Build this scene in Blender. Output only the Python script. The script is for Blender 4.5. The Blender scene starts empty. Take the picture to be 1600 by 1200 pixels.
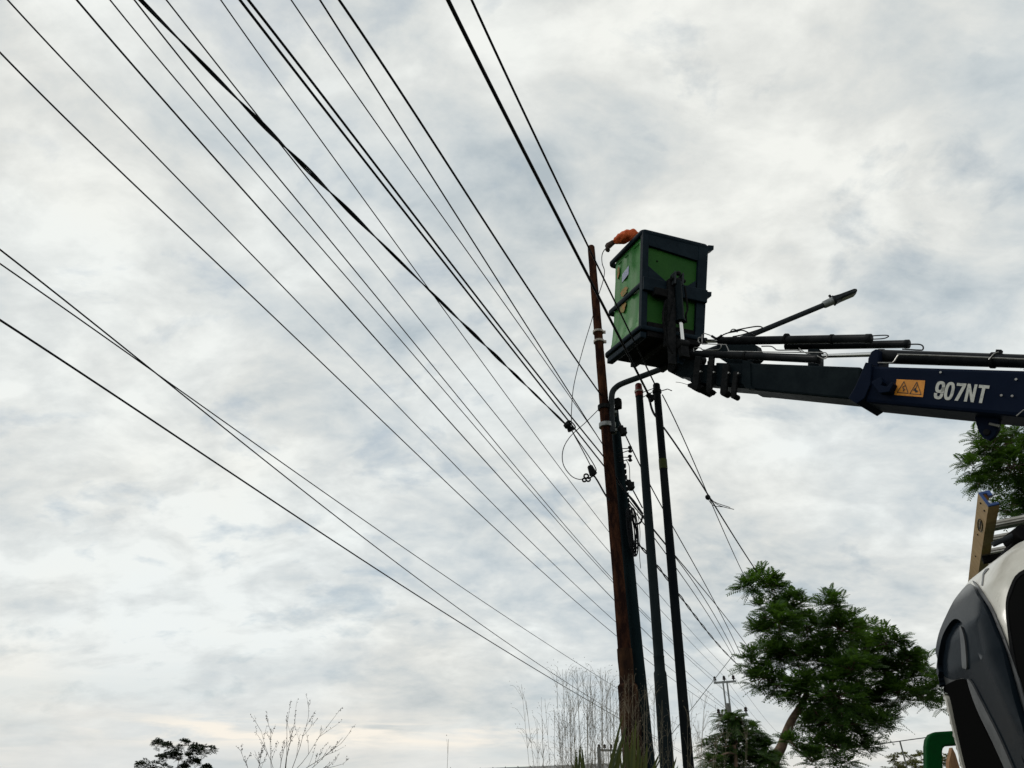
import bpy, bmesh, math, random
import numpy as np
from mathutils import Vector, Matrix, Quaternion
random.seed(11)
R = math.radians
V = Vector
sc = bpy.context.scene
# ---------------------------------------------------------------- camera
F = 1230.0            # focal length in photo pixels (photo 1600 x 1200)
PITCH = 28.0
CZ = 1.6
cd = bpy.data.cameras.new("camera"); cam = bpy.data.objects.new("camera", cd)
sc.collection.objects.link(cam); sc.camera = cam
cam.location = (0, 0, CZ); cam.rotation_euler = (R(90 + PITCH), 0, 0)
cd.sensor_width = 36; cd.lens = 36 * F / 1600; cd.clip_start = .05; cd.clip_end = 3000
sc.render.resolution_x = 1024; sc.render.resolution_y = 768
# ---------------------------------------------------------------- world: broken overcast
SUN_EL, SUN_AZ = 52.0, -62.0     # azimuth from +Y towards +X (negative = left)
w = bpy.data.worlds.new("World"); sc.world = w; w.use_nodes = True
nt = w.node_tree; N = nt.nodes; LK = nt.links
for n in list(N): N.remove(n)
def nd(t, **k):
    n = N.new(t)
    for a, b in k.items(): setattr(n, a, b)
    return n
def math_(op, a, b=None, c=None):
    n = nd('ShaderNodeMath', operation=op)
    for i, v in enumerate((a, b, c)):
        if v is None: continue
        if isinstance(v, (int, float)): n.inputs[i].default_value = v
        else: LK.new(v, n.inputs[i])
    return n.outputs[0]
out = nd('ShaderNodeOutputWorld'); bg = nd('ShaderNodeBackground')
sky = nd('ShaderNodeTexSky', sky_type='NISHITA', sun_disc=False)
sky.sun_elevation = R(SUN_EL); sky.sun_rotation = R(SUN_AZ); sky.air_density = 1.2; sky.dust_density = 2.0
tc = nd('ShaderNodeTexCoord'); sep = nd('ShaderNodeSeparateXYZ'); LK.new(tc.outputs['Generated'], sep.inputs[0])
zz = math_('ADD', math_('MAXIMUM', sep.outputs[2], 0.0), .40)
cmb = nd('ShaderNodeCombineXYZ')
LK.new(math_('DIVIDE', sep.outputs[0], zz), cmb.inputs[0]); LK.new(math_('DIVIDE', sep.outputs[1], zz), cmb.inputs[1])
def noise(scale, detail, rough, dist=0.0, off=(0, 0, 0), stretch=(1, 1, 1), src=None):
    m = nd('ShaderNodeMapping'); m.inputs['Location'].default_value = off; m.inputs['Scale'].default_value = stretch
    LK.new(src or cmb.outputs[0], m.inputs['Vector'])
    n = nd('ShaderNodeTexNoise'); LK.new(m.outputs[0], n.inputs['Vector'])
    n.inputs['Scale'].default_value = scale; n.inputs['Detail'].default_value = detail
    n.inputs['Roughness'].default_value = rough; n.inputs['Distortion'].default_value = dist
    return n.outputs['Fac']
def ramp(fac, stops):
    r = nd('ShaderNodeValToRGB'); LK.new(fac, r.inputs[0]); e = r.color_ramp.elements
    e[0].position, e[0].color = stops[0][0], (*stops[0][1], 1)
    e[1].position, e[1].color = stops[-1][0], (*stops[-1][1], 1)
    for p, c in stops[1:-1]:
        x = e.new(p); x.color = (*c, 1)
    return r.outputs[0]
def mix(fac, a, b, mode='MIX'):
    m = nd('ShaderNodeMix', data_type='RGBA', blend_type=mode)
    if isinstance(fac, (int, float)): m.inputs[0].default_value = fac
    else: LK.new(fac, m.inputs[0])
    for i, v in ((6, a), (7, b)):
        if isinstance(v, tuple): m.inputs[i].default_value = (*v, 1)
        else: LK.new(v, m.inputs[i])
    return m.outputs[2]
n1 = noise(1.4, 4, .5, .2, (3.1, 1.7, 0))
n2 = noise(6.2, 7, .56, .35, (0, 4.0, 2.0), (.9, 1.1, 1))
n3 = noise(19, 6, .6, .3, (1, 2, 5), (.85, 1.15, 1))
body = math_('ADD', math_('ADD', math_('MULTIPLY', n1, .40), math_('MULTIPLY', n2, .45)), math_('MULTIPLY', n3, .15))
cloud = ramp(body, [(.36, (4.5, 5.1, 5.5)), (.435, (6.1, 6.5, 6.65)), (.50, (7.4, 7.55, 7.4)), (.58, (9.0, 9.1, 8.8))])
# thin places where the blue-grey above shows a little
gap = ramp(noise(7.5, 7, .58, .3, (7.5, 0.6, 9), (.9, 1.1, 1)), [(.57, (0, 0, 0)), (.72, (1, 1, 1))])
holes = mix(math_('MULTIPLY', gap, .55), cloud, mix(.35, (3.6, 4.5, 5.1), sky.outputs[0]))
# low layer near the horizon: warm streaks under grey sheets
hz = ramp(sep.outputs[2], [(.0, (1, 1, 1)), (.17, (0, 0, 0))])
cmb2 = nd('ShaderNodeCombineXYZ')
LK.new(math_('MULTIPLY', sep.outputs[0], 2.2), cmb2.inputs[0]); LK.new(math_('MULTIPLY', sep.outputs[2], 14.0), cmb2.inputs[1])
st = ramp(noise(1.5, 6, .55, .4, (2.35, 3.3, 1.0), (1, 1, 1), cmb2.outputs[0]), [(.40, (6.0, 6.4, 6.5)), (.50, (6.9, 7.0, 6.85)), (.54, (7.6, 7.5, 7.2)), (.64, (8.2, 8.0, 7.6))])
warm = ramp(noise(1.7, 3, .5, .2, (9.3, 2.2, 4)), [(.40, (.965, .998, 1.02)), (.60, (1.0, 1.0, .985))])
# a break in the low cloud lets a warm bright strip through above the horizon, left of the poles
bz1 = ramp(sep.outputs[2], [(.050, (0, 0, 0)), (.062, (1, 1, 1)), (.076, (1, 1, 1)), (.092, (0, 0, 0))])
bx1 = ramp(math_('ADD', sep.outputs[0], .5), [(.02, (0, 0, 0)), (.14, (1, 1, 1)), (.44, (1, 1, 1)), (.56, (0, 0, 0))])
cmb3 = nd('ShaderNodeCombineXYZ'); LK.new(math_('MULTIPLY', sep.outputs[0], 5.0), cmb3.inputs[0]); LK.new(math_('MULTIPLY', sep.outputs[2], 42.0), cmb3.inputs[1])
bn1 = ramp(noise(1.4, 7, .6, .5, (1.35, .3, 1.0), (1, 1, 1), cmb3.outputs[0]), [(.42, (0, 0, 0)), (.56, (1, 1, 1))])
brk = math_('MULTIPLY', math_('MULTIPLY', bz1, bx1), bn1)
col = mix(brk, mix(1.0, mix(hz, holes, st), warm, 'MULTIPLY'), (9.6, 9.0, 8.0))
LK.new(col, bg.inputs[0]); bg.inputs[1].default_value = .1
LK.new(bg.outputs[0], out.inputs[0])
# ---------------------------------------------------------------- sun through cloud
sd = bpy.data.lights.new("sun", 'SUN'); sd.energy = .9; sd.angle = R(12); sd.color = (1, .96, .9)
so = bpy.data.objects.new("sun", sd); sc.collection.objects.link(so)
sdir = V((math.sin(R(SUN_AZ)) * math.cos(R(SUN_EL)), math.cos(R(SUN_AZ)) * math.cos(R(SUN_EL)), math.sin(R(SUN_EL))))
so.rotation_euler = sdir.to_track_quat('Z', 'Y').to_euler(); so.location = (0, 0, 40)
sc.view_settings.view_transform = 'Standard'; sc.view_settings.look = 'None'
sc.view_settings.exposure = 0.0; sc.view_settings.gamma = 1
# ---------------------------------------------------------------- measuring helpers: photo pixel + a real distance -> point in the place
cp, sp = math.cos(R(PITCH)), math.sin(R(PITCH))
CAM = V((0, 0, CZ))
def ray(px, py):
    u = (px - 800) / F; v = -(py - 600) / F
    return V((u, cp - v * sp, sp + v * cp))          # per unit of depth
def pY(px, py, Y): d = ray(px, py); return CAM + d * (Y / d.y)
def pZ(px, py, z): d = ray(px, py); return CAM + d * ((z - CZ) / d.z)
def pD(px, py, t): return CAM + ray(px, py) * t
def pPl(px, py, p0, n): d = ray(px, py); return CAM + d * ((p0 - CAM).dot(n) / d.dot(n))
def depth(p): return p.y * cp + (p.z - CZ) * sp
def rad(wpx, p): return wpx / 2 * depth(p) / F
# ---------------------------------------------------------------- materials
def mat(name, col, rough=.6, metal=0., col2=None, scale=6., bump=0., lo=.4, hi=.62, detail=5, spec=None, coat=0., stretch=(1, 1, 1), island=0.):
    m = bpy.data.materials.new(name); m.use_nodes = True
    t = m.node_tree; b = t.nodes['Principled BSDF']
    b.inputs['Roughness'].default_value = rough; b.inputs['Metallic'].default_value = metal
    b.inputs['Base Color'].default_value = (*col, 1)
    if spec is not None: b.inputs['Specular IOR Level'].default_value = spec
    if coat: b.inputs['Coat Weight'].default_value = coat; b.inputs['Coat Roughness'].default_value = .08
    c = t.nodes.new('ShaderNodeTexCoord'); mp = t.nodes.new('ShaderNodeMapping'); mp.inputs['Scale'].default_value = stretch
    t.links.new(c.outputs['Object'], mp.inputs[0])
    n = t.nodes.new('ShaderNodeTexNoise'); n.inputs['Scale'].default_value = scale; n.inputs['Detail'].default_value = detail; n.inputs['Roughness'].default_value = .65
    t.links.new(mp.outputs[0], n.inputs['Vector'])
    if col2 is not None:
        r = t.nodes.new('ShaderNodeValToRGB'); r.color_ramp.elements[0].position = lo; r.color_ramp.elements[1].position = hi
        r.color_ramp.elements[0].color = (*col, 1); r.color_ramp.elements[1].color = (*col2, 1)
        if island:
            g = t.nodes.new('ShaderNodeNewGeometry'); mm = t.nodes.new('ShaderNodeMix'); mm.inputs[0].default_value = island
            t.links.new(n.outputs['Fac'], mm.inputs[2]); t.links.new(g.outputs['Random Per Island'], mm.inputs[3]); t.links.new(mm.outputs[0], r.inputs[0])
        else: t.links.new(n.outputs['Fac'], r.inputs[0])
        t.links.new(r.outputs[0], b.inputs['Base Color'])
    # dust and wear vary the gloss
    rr = t.nodes.new('ShaderNodeMapRange'); rr.inputs[3].default_value = max(.03, rough - .12); rr.inputs[4].default_value = min(1, rough + .14)
    t.links.new(n.outputs['Fac'], rr.inputs[0]); t.links.new(rr.outputs[0], b.inputs['Roughness'])
    if bump:
        bp = t.nodes.new('ShaderNodeBump'); bp.inputs['Strength'].default_value = bump; bp.inputs['Distance'].default_value = .02
        t.links.new(n.outputs['Fac'], bp.inputs['Height']); t.links.new(bp.outputs[0], b.inputs['Normal'])
    return m
def leafmat(name, c1, c2, trans=.25):
    m = mat(name, c1, .5, 0, c2, 1.2, 0, .25, .8, 3, island=.6)
    t = m.node_tree; b = t.nodes['Principled BSDF']; o = t.nodes['Material Output']
    tr = t.nodes.new('ShaderNodeBsdfTranslucent'); tr.inputs[0].default_value = (c2[0] * 1.5, c2[1] * 1.5, c2[2] * .8, 1)
    ms = t.nodes.new('ShaderNodeMixShader'); ms.inputs[0].default_value = trans
    t.links.new(b.outputs[0], ms.inputs[1]); t.links.new(tr.outputs[0], ms.inputs[2]); t.links.new(ms.outputs[0], o.inputs[0])
    b.inputs['Specular IOR Level'].default_value = .25
    return m
M = {}
IOR = {'green_frp': 1.25, 'green_dark': 1.15, 'cap_olive': 1.2, 'cap_red': 1.2, 'lamp': 1.25, 'smoke': 1.2, 'cabin_black': 1.04, 'rubber': 1.15, 'hard': 1.15, 'cyl': 1.25, 'wire': 1.2, 'alu_wire': 1.2, 'pole_paint': 1.15, 'pole_grey': 1.2, 'pole_black': 1.12, 'steel_blue': 1.15, 'boom_grey': 1.2, 'boom_navy': 1.2, 'rust': 1.1, 'rust2': 1.1, 'glass_dark': 1.2, 'green_tube': 1.2}
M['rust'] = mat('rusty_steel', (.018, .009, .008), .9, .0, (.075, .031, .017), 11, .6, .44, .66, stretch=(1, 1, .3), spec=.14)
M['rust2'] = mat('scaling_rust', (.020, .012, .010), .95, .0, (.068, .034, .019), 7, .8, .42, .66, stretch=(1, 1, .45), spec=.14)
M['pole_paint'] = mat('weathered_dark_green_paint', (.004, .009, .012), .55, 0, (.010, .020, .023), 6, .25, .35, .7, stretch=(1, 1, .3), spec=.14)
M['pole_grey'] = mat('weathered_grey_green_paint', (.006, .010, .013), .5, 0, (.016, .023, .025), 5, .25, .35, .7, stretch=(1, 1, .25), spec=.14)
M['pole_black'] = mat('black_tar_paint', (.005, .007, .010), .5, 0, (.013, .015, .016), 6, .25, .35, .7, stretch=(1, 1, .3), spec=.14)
M['cap_red'] = mat('red_paint_cap', (.13, .012, .008), .6, 0, (.05, .012, .01), 22, .2)
M['cap_olive'] = mat('olive_paint_band', (.045, .055, .012), .6, 0, (.03, .04, .012), 22, .2)
M['galv'] = mat('galvanised_steel', (.26, .27, .27), .5, .5, (.16, .17, .17), 18, .1)
M['pale_band'] = mat('bright_steel_band', (.19, .175, .16), .45, .4, (.35, .3, .26), 30, .1)
M['wire'] = mat('black_cable_sheath', (.012, .013, .016), .5, 0, (.02, .021, .024), 30, spec=.14)
M['alu_wire'] = mat('weathered_aluminium_conductor', (.022, .024, .028), .55, .2, (.04, .04, .044), 30, spec=.14)
M['hard'] = mat('black_fittings', (.010, .011, .012), .5, 0, (.02, .02, .021), 20, spec=.14)
M['ceramic'] = mat('brown_black_porcelain', (.02, .016, .016), .3, 0, (.03, .024, .02), 20, spec=.14)
M['concrete'] = mat('weathered_concrete', (.17, .17, .16), .85, 0, (.10, .10, .095), 5, .3)
M['lamp'] = mat('grey_lamp_housing', (.035, .04, .045), .45, .0, (.022, .026, .03), 12, spec=.14)
M['lens'] = mat('lamp_lens', (.18, .18, .17), .2)
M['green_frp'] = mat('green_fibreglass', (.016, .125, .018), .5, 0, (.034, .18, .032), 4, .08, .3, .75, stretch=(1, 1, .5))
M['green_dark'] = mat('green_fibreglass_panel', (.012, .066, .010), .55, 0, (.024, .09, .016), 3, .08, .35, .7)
M['steel_blue'] = mat('dark_blue_black_steel', (.006, .012, .018), .4, 0, (.012, .021, .029), 7, .12, .35, .7, spec=.14)
M['boom_navy'] = mat('navy_boom_paint', (.004, .008, .021), .5, 0, (.007, .012, .027), 3, .06, .35, .72, spec=.14)
M['boom_grey'] = mat('dark_grey_boom_paint', (.005, .009, .012), .42, 0, (.010, .016, .019), 4, .06, spec=.14)
M['cyl'] = mat('black_cylinder_paint', (.009, .011, .013), .35, 0, (.017, .018, .02), 8, .05, spec=.14)
M['chrome'] = mat('chrome_rod', (.62, .62, .6), .18, 1.)
M['steel'] = mat('bare_steel_pipe', (.30, .30, .29), .35, .7, (.2, .19, .18), 25)
M['orange_sign'] = mat('orange_decal', (.72, .27, .015), .5, 0, (.55, .2, .012), 9)
M['ink'] = mat('black_print', (.018, .012, .01), .5)
M['letter'] = mat('worn_white_lettering', (.50, .50, .46), .5, 0, (.22, .23, .23), 26, 0, .52, .74)
M['cab_white'] = mat('worn_cream_white_cab_paint', (.50, .48, .42), .3, 0, (.36, .335, .28), 3.2, .03, .42, .75, coat=.2, stretch=(1.5, 1.5, .5))
M['smoke'] = mat('smoked_acrylic', (.005, .009, .013), .14, 0, (.009, .013, .018), 2, .05, spec=.11)
M['glass_dark'] = mat('dark_window_glass', (.004, .005, .006), .22, spec=.15)
M['cabin_black'] = mat('black_for_unlit_cab', (.006, .006, .006), .9, spec=.05)  # flat black colour stands in for the unlit inside of the cab
M['rubber'] = mat('black_rubber', (.008, .008, .009), .7, 0, (.014, .014, .014), 10, .1, spec=.14)
M['seal_grey'] = mat('grey_door_frame', (.07, .072, .074), .4, 0, (.04, .042, .045), 5, spec=.3)
M['frp_yellow'] = mat('tan_yellow_fibreglass', (.46, .29, .11), .55, 0, (.36, .21, .075), 5, .15, .35, .68, stretch=(3, 3, .6))
M['blue_cap'] = mat('blue_plastic', (.012, .065, .26), .4, 0, (.012, .045, .17), 20)
M['alu'] = mat('ribbed_aluminium', (.38, .37, .34), .4, .6, (.26, .25, .22), 14)
M['green_tube'] = mat('green_painted_tube', (.003, .055, .012), .6, 0, (.005, .042, .011), 7, .05, spec=.14)
M['wood'] = mat('bare_timber', (.30, .16, .07), .8, 0, (.2, .1, .045), 6, .2, stretch=(4, 4, .5))
M['bark'] = mat('brown_grey_bark', (.085, .055, .036), .9, 0, (.16, .105, .07), 9, .5)
M['twig'] = mat('dark_twig', (.045, .034, .024), .9)
M['leaf'] = leafmat('deep_green_leaflets', (.011, .036, .008), (.055, .115, .018), .32)
M['leaf2'] = leafmat('fresh_green_leaflets', (.012, .036, .008), (.05, .10, .016), .28)
M['leaf_far'] = leafmat('far_dark_leaves', (.005, .013, .006), (.014, .026, .010), .15)
M['leaf_olive'] = leafmat('olive_leaves', (.035, .045, .012), (.10, .10, .03), .25)
M['straw'] = mat('dry_grass_stem', (.20, .165, .11), .8, 0, (.11, .095, .065), 3)
M['blade'] = leafmat('grass_blade', (.022, .035, .010), (.07, .08, .022), .25)
M['orange_cloth'] = mat('orange_work_jacket', (.62, .105, .015), .85, 0, (.36, .05, .010), 18, .6, .35, .7)
M['skin'] = mat('brown_skin', (.16, .085, .05), .6)
M['glove'] = mat('dark_work_glove', (.055, .028, .02), .8, 0, (.03, .018, .014), 30)
M['navy_cloth'] = mat('navy_trousers', (.012, .016, .03), .85)
M['hat'] = mat('white_hard_hat', (.6, .6, .56), .35)
M['grass_g'] = mat('rough_grass_ground', (.03, .05, .014), .95, 0, (.075, .075, .03), .7, .6, .35, .65)
M['asphalt'] = mat('asphalt', (.045, .045, .046), .9, 0, (.06, .06, .058), 3, .3)
M['white_line'] = mat('road_paint', (.6, .6, .57), .7, 0, (.35, .35, .33), 9)
M['roof'] = mat('weathered_grey_roof_sheet', (.16, .16, .15), .6, 0, (.11, .11, .105), 2)
M['wall'] = mat('grey_plaster', (.26, .25, .23), .9, 0, (.2, .19, .18), 2)
for k_, v_ in IOR.items(): M[k_].node_tree.nodes['Principled BSDF'].inputs['IOR'].default_value = v_
# ---------------------------------------------------------------- mesh building
ORG = {}                                   # object -> world origin
COL = sc.collection
def tag(o, label=None, cat=None, group=None, kind=None):
    for k, v in (('label', label), ('category', cat), ('group', group), ('kind', kind)):
        if v: o[k] = v
    return o
def thing(name, label, cat, loc, group=None):
    o = bpy.data.objects.new(name, None); COL.objects.link(o); o.location = loc; o.empty_display_size = .2
    ORG[o.name] = V(loc); return tag(o, label, cat, group)
class MB:
    def __init__(s): s.v = []; s.f = []
    def add(s, vs, fs):
        k = len(s.v); s.v += [V(p) for p in vs]; s.f += [tuple(i + k for i in f) for f in fs]; return s
    def tube(s, pts, r, n=8, cap=True):
        pts = [V(p) for p in pts]; m = len(pts)
        if isinstance(r, (int, float)): r = [r] * m
        up = None; vs = []
        for i, p in enumerate(pts):
            t = (pts[min(i + 1, m - 1)] - pts[max(i - 1, 0)])
            t = t.normalized() if t.length > 1e-9 else V((0, 0, 1))
            if up is None:
                up = t.cross(V((0, 0, 1)));
                if up.length < .05: up = t.cross(V((1, 0, 0)))
            else: up = up - t * up.dot(t)
            up.normalize(); b = t.cross(up)
            for k in range(n):
                a = 2 * math.pi * k / n; vs.append(p + (up * math.cos(a) + b * math.sin(a)) * r[i])
        fs = [(i * n + k, i * n + (k + 1) % n, (i + 1) * n + (k + 1) % n, (i + 1) * n + k) for i in range(m - 1) for k in range(n)]
        if cap: fs += [tuple(range(n))[::-1], tuple(range((m - 1) * n, m * n))]
        return s.add(vs, fs)
    def box(s, c, ex, ey, ez):             # centre and three half-axes
        c, ex, ey, ez = V(c), V(ex), V(ey), V(ez)
        vs = [c + ex * a + ey * b + ez * d for d in (-1, 1) for b in (-1, 1) for a in (-1, 1)]
        return s.add(vs, [(0, 2, 3, 1), (4, 5, 7, 6), (0, 1, 5, 4), (2, 6, 7, 3), (0, 4, 6, 2), (1, 3, 7, 5)])
    def bar(s, a, b, wdt, h, up=V((0, 0, 1))):
        a, b = V(a), V(b); t = (b - a); sd_ = t.cross(up).normalized(); u = sd_.cross(t).normalized()
        return s.box((a + b) / 2, t / 2, sd_ * wdt / 2, u * h / 2)
    def prism(s, poly, off):
        poly = [V(p) for p in poly]; n = len(poly); off = V(off)
        return s.add(poly + [p + off for p in poly], [tuple(range(n))[::-1], tuple(range(n, 2 * n))] + [(i, (i + 1) % n, n + (i + 1) % n, n + i) for i in range(n)])
    def loft(s, rings, close=True, cap=True):
        n = len(rings[0]); vs = [p for r in rings for p in r]; m = len(rings)
        fs = [(i * n + k, i * n + (k + 1) % n, (i + 1) * n + (k + 1) % n, (i + 1) * n + k) for i in range(m - 1) for k in range(n if close else n - 1)]
        if cap: fs += [tuple(range(n))[::-1], tuple(range((m - 1) * n, m * n))]
        return s.add(vs, fs)
    def ball(s, c, r, n=8, sq=(1, 1, 1)):
        c = V(c); rings = []
        for i in range(1, n):
            a = math.pi * i / n
            rings.append([c + V((math.sin(a) * math.cos(2 * math.pi * k / n) * r * sq[0], math.sin(a) * math.sin(2 * math.pi * k / n) * r * sq[1], -math.cos(a) * r * sq[2])) for k in range(n)])
        return s.loft(rings)
    def build(s, name, m, parent=None, smooth=True, bevel=0., origin=None, seg=2, ang=40):
        me = bpy.data.meshes.new(name); o = bpy.data.objects.new(name, me); COL.objects.link(o)
        if parent is not None: org = ORG[parent.name]; o.parent = parent
        else:
            if origin is None:
                zs = min(p.z for p in s.v); lo = [p for p in s.v if p.z < zs + .05]
                origin = sum(lo, V()) / len(lo); origin.z = zs
            org = V(origin); o.location = org
        ORG[o.name] = V(org)
        me.from_pydata([p - org for p in s.v], [], s.f); me.materials.append(M[m] if isinstance(m, str) else m)
        bm = bmesh.new(); bm.from_mesh(me); bmesh.ops.recalc_face_normals(bm, faces=bm.faces[:]) if len(bm.faces) < 60000 else None
        for f in bm.faces: f.smooth = smooth
        if smooth:
            for e in bm.edges:
                if len(e.link_faces) == 2 and e.calc_face_angle(0) > R(ang): e.smooth = False
        bm.to_mesh(me); bm.free()
        if bevel:
            b = o.modifiers.new("bevel", 'BEVEL'); b.width = bevel; b.segments = seg; b.limit_method = 'ANGLE'; b.angle_limit = R(35)
        return o
def crom(pts, k=6):
    pts = [V(p) for p in pts]; out_ = []
    for i in range(len(pts) - 1):
        a = pts[max(i - 1, 0)]; b = pts[i]; c = pts[i + 1]; d = pts[min(i + 2, len(pts) - 1)]
        for j in range(k):
            t = j / k
            out_.append(.5 * ((2 * b) + (c - a) * t + (2 * a - 5 * b + 4 * c - d) * t * t + (3 * b - 3 * c + d - a) * t ** 3))
    return out_ + [pts[-1]]
def frame_pts(lst, Y, k=6): return crom([pY(p[0], p[1], p[2] if len(p) > 2 else Y) for p in lst], k)
# ================================================================ SETTING
AZ = R(18); rd = V((math.sin(AZ), math.cos(AZ), 0)); rn = V((math.cos(AZ), -math.sin(AZ), 0))
m = MB(); S_ = 1500
g = 24
for i in range(g):
    for j in range(g): pass
m.add([(-S_, -S_, 0), (S_, -S_, 0), (S_, S_, 0), (-S_, S_, 0)], [(0, 1, 2, 3)])
tag(m.build('ground', 'grass_g', smooth=False, origin=(0, 0, 0)), kind='structure')
def strip(name, m_, c, w_, z, l0=-60, l1=400, mt=None):
    q = MB(); a = rn * (c - w_ / 2); b = rn * (c + w_ / 2)
    q.add([a + rd * l0 + V((0, 0, z)), b + rd * l0 + V((0, 0, z)), b + rd * l1 + V((0, 0, z)), a + rd * l1 + V((0, 0, z))], [(0, 1, 2, 3)])
    return tag(q.build(name, m_, smooth=False, origin=(0, 0, z)), kind='structure')
strip('road', 'asphalt', 3.4, 7.0, .004)
q = MB()
for k in range(-6, 40):
    c0 = rn * 3.4 + rd * (k * 8); q.add([c0 + rn * s_ * .06 + rd * t_ + V((0, 0, .008)) for s_, t_ in ((-1, 0), (1, 0), (1, 3), (-1, 3))], [(0, 1, 2, 3)])
tag(q.build('road_markings', 'white_line', smooth=False, origin=(0, 0, .008)), kind='structure')
# ================================================================ POLES
def axis(pt_top, Yt, pt_low, Yl):
    a = pY(*pt_top, Yt); b = pY(*pt_low, Yl); d = (b - a) / (b.z - a.z); return a, b, (lambda z: a + d * (z - a.z))
def pole(name_parts, top, Yt, low, Yl, root):
    """name_parts: list of (part name, material, [(photo y, width px), ...])"""
    a, b, at = axis(top, Yt, low, Yl)
    return a, b, at
def z_at(atf, a, b, py):                       # height on the pole axis that shows at photo row py
    lo, hi = 0.0, a.z + .5
    for _ in range(40):
        mid = (lo + hi) / 2; p = atf(mid)
        y = 600 - F * (-(p.y) * sp + (p.z - CZ) * cp) / depth(p)
        if y > py: lo = mid
        else: hi = mid
    return (lo + hi) / 2
def shaft(root, atf, a, b, name, mt, rows, n=20, rough=0.):
    pts = []; rr = []
    for py, wd in rows:
        z = 0.0 if py is None else z_at(atf, a, b, py)
        p = atf(z); pts.append(p); rr.append(rad(wd, p if py is not None else atf(z_at(atf, a, b, 1200))))
    P2 = []; R2 = []
    for i in range(len(pts) - 1):
        k = max(1, int((pts[i + 1] - pts[i]).length / .12))
        for j in range(k): P2.append(pts[i].lerp(pts[i + 1], j / k)); R2.append((rr[i] + (rr[i + 1] - rr[i]) * j / k) * (1 + random.uniform(-1, 1) * rough))
    P2.append(pts[-1]); R2.append(rr[-1])
    return MB().tube(P2, R2, n).build(name, mt, root)
GP = 'steel poles in the roadside cluster'
# pole 1: tall rusty
a1, b1, at1 = axis((923.5, 385), 9.45, (991, 1200), 9.35)
P1 = thing('utility_pole', 'tallest rusty brown steel pole, nearest the green basket', 'utility pole', at1(0), GP)
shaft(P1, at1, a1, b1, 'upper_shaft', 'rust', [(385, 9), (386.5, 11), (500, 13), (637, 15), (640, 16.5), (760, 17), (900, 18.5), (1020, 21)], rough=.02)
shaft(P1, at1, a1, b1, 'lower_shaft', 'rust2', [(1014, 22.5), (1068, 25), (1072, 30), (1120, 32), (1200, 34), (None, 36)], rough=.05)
for py in (519, 534):
    z = z_at(at1, a1, b1, py); c = at1(z); r = rad(17, c)
    q = MB().tube([c - V((0, 0, .018)), c - V((0, 0, .016)), c + V((0, 0, .016)), c + V((0, 0, .018))], [r * .9, r, r, r * .9], 20)
    q.box(c + V((r * 1.1, 0, 0)), (.02, 0, 0), (0, .012, 0), (0, 0, .02)); q.build('band_clamp', 'pale_band', P1)
for py, wd in ((637, 21), (665, 22)):
    z = z_at(at1, a1, b1, py); c = at1(z); r = rad(wd, c)
    q = MB().tube([c - V((0, 0, .03)), c - V((0, 0, .028)), c + V((0, 0, .028)), c + V((0, 0, .03))], [r * .9, r, r, r * .9], 20)
    q.box(c + V((r * 1.05, -.02, 0)), (.03, 0, 0), (0, .02, 0), (0, 0, .035)); q.build('bracket_collar', 'hard' if py < 650 else 'galv', P1)
# pole 2: dark green beside it
a2, b2, at2 = axis((959.5, 640), 9.62, (1011, 1200), 9.5)
P2_ = thing('utility_pole', 'dark green-black pole standing tight behind the tall rusty pole, street lamp arm on it', 'utility pole', at2(0), GP)
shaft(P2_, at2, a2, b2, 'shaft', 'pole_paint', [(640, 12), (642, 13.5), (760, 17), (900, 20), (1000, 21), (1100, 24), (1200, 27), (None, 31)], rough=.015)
q = MB(); c = pY(965.5, 631, 9.5); ex = V((1, -.2, 0)).normalized(); ey = V((.2, 1, 0)).normalized()
hw = rad(12, c); hh = hw * 1.5
q.prism([c + ex * x * hw + V((0, 0, 1)) * z * hh - ey * hw for x, z in ((-.9, -1), (.9, -.8), (1.05, .55), (.3, 1), (-.8, .8))], ey * hw * 2)
q.build('junction_box', 'hard', P2_, smooth=False, bevel=.01)
for py, pz in ((703, 0), (716, 1)):               # spool insulators on little strap brackets
    c0 = pY(967, py + 2, 9.5); c1 = pY(984.5, py - 1 if pz == 0 else py, 9.4)
    q = MB().tube([c0 + V((0, 0, .035)), c1 + V((0, 0, .012))], .006, 6); q.tube([c0 - V((0, 0, .035)), c1 - V((0, 0, .012))], .006, 6)
    q.tube([c1 - V((0, 0, .045)), c1 - V((0, 0, .03)), c1 - V((0, 0, .01)), c1 + V((0, 0, .01)), c1 + V((0, 0, .03)), c1 + V((0, 0, .045))], [.016, .03, .016, .016, .03, .016], 10)
    q.build('insulator_bracket', 'hard', P2_)
for py in range(728, 800, 9):
    c = at2(z_at(at2, a2, b2, py)) + V((rad(17, at2(5)) * 1.02, 0, 0)); MB().box(c, (.014, 0, 0), (0, .03, 0), (0, 0, .022)).build('cable_cleat', 'hard', P2_, smooth=False)
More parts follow.
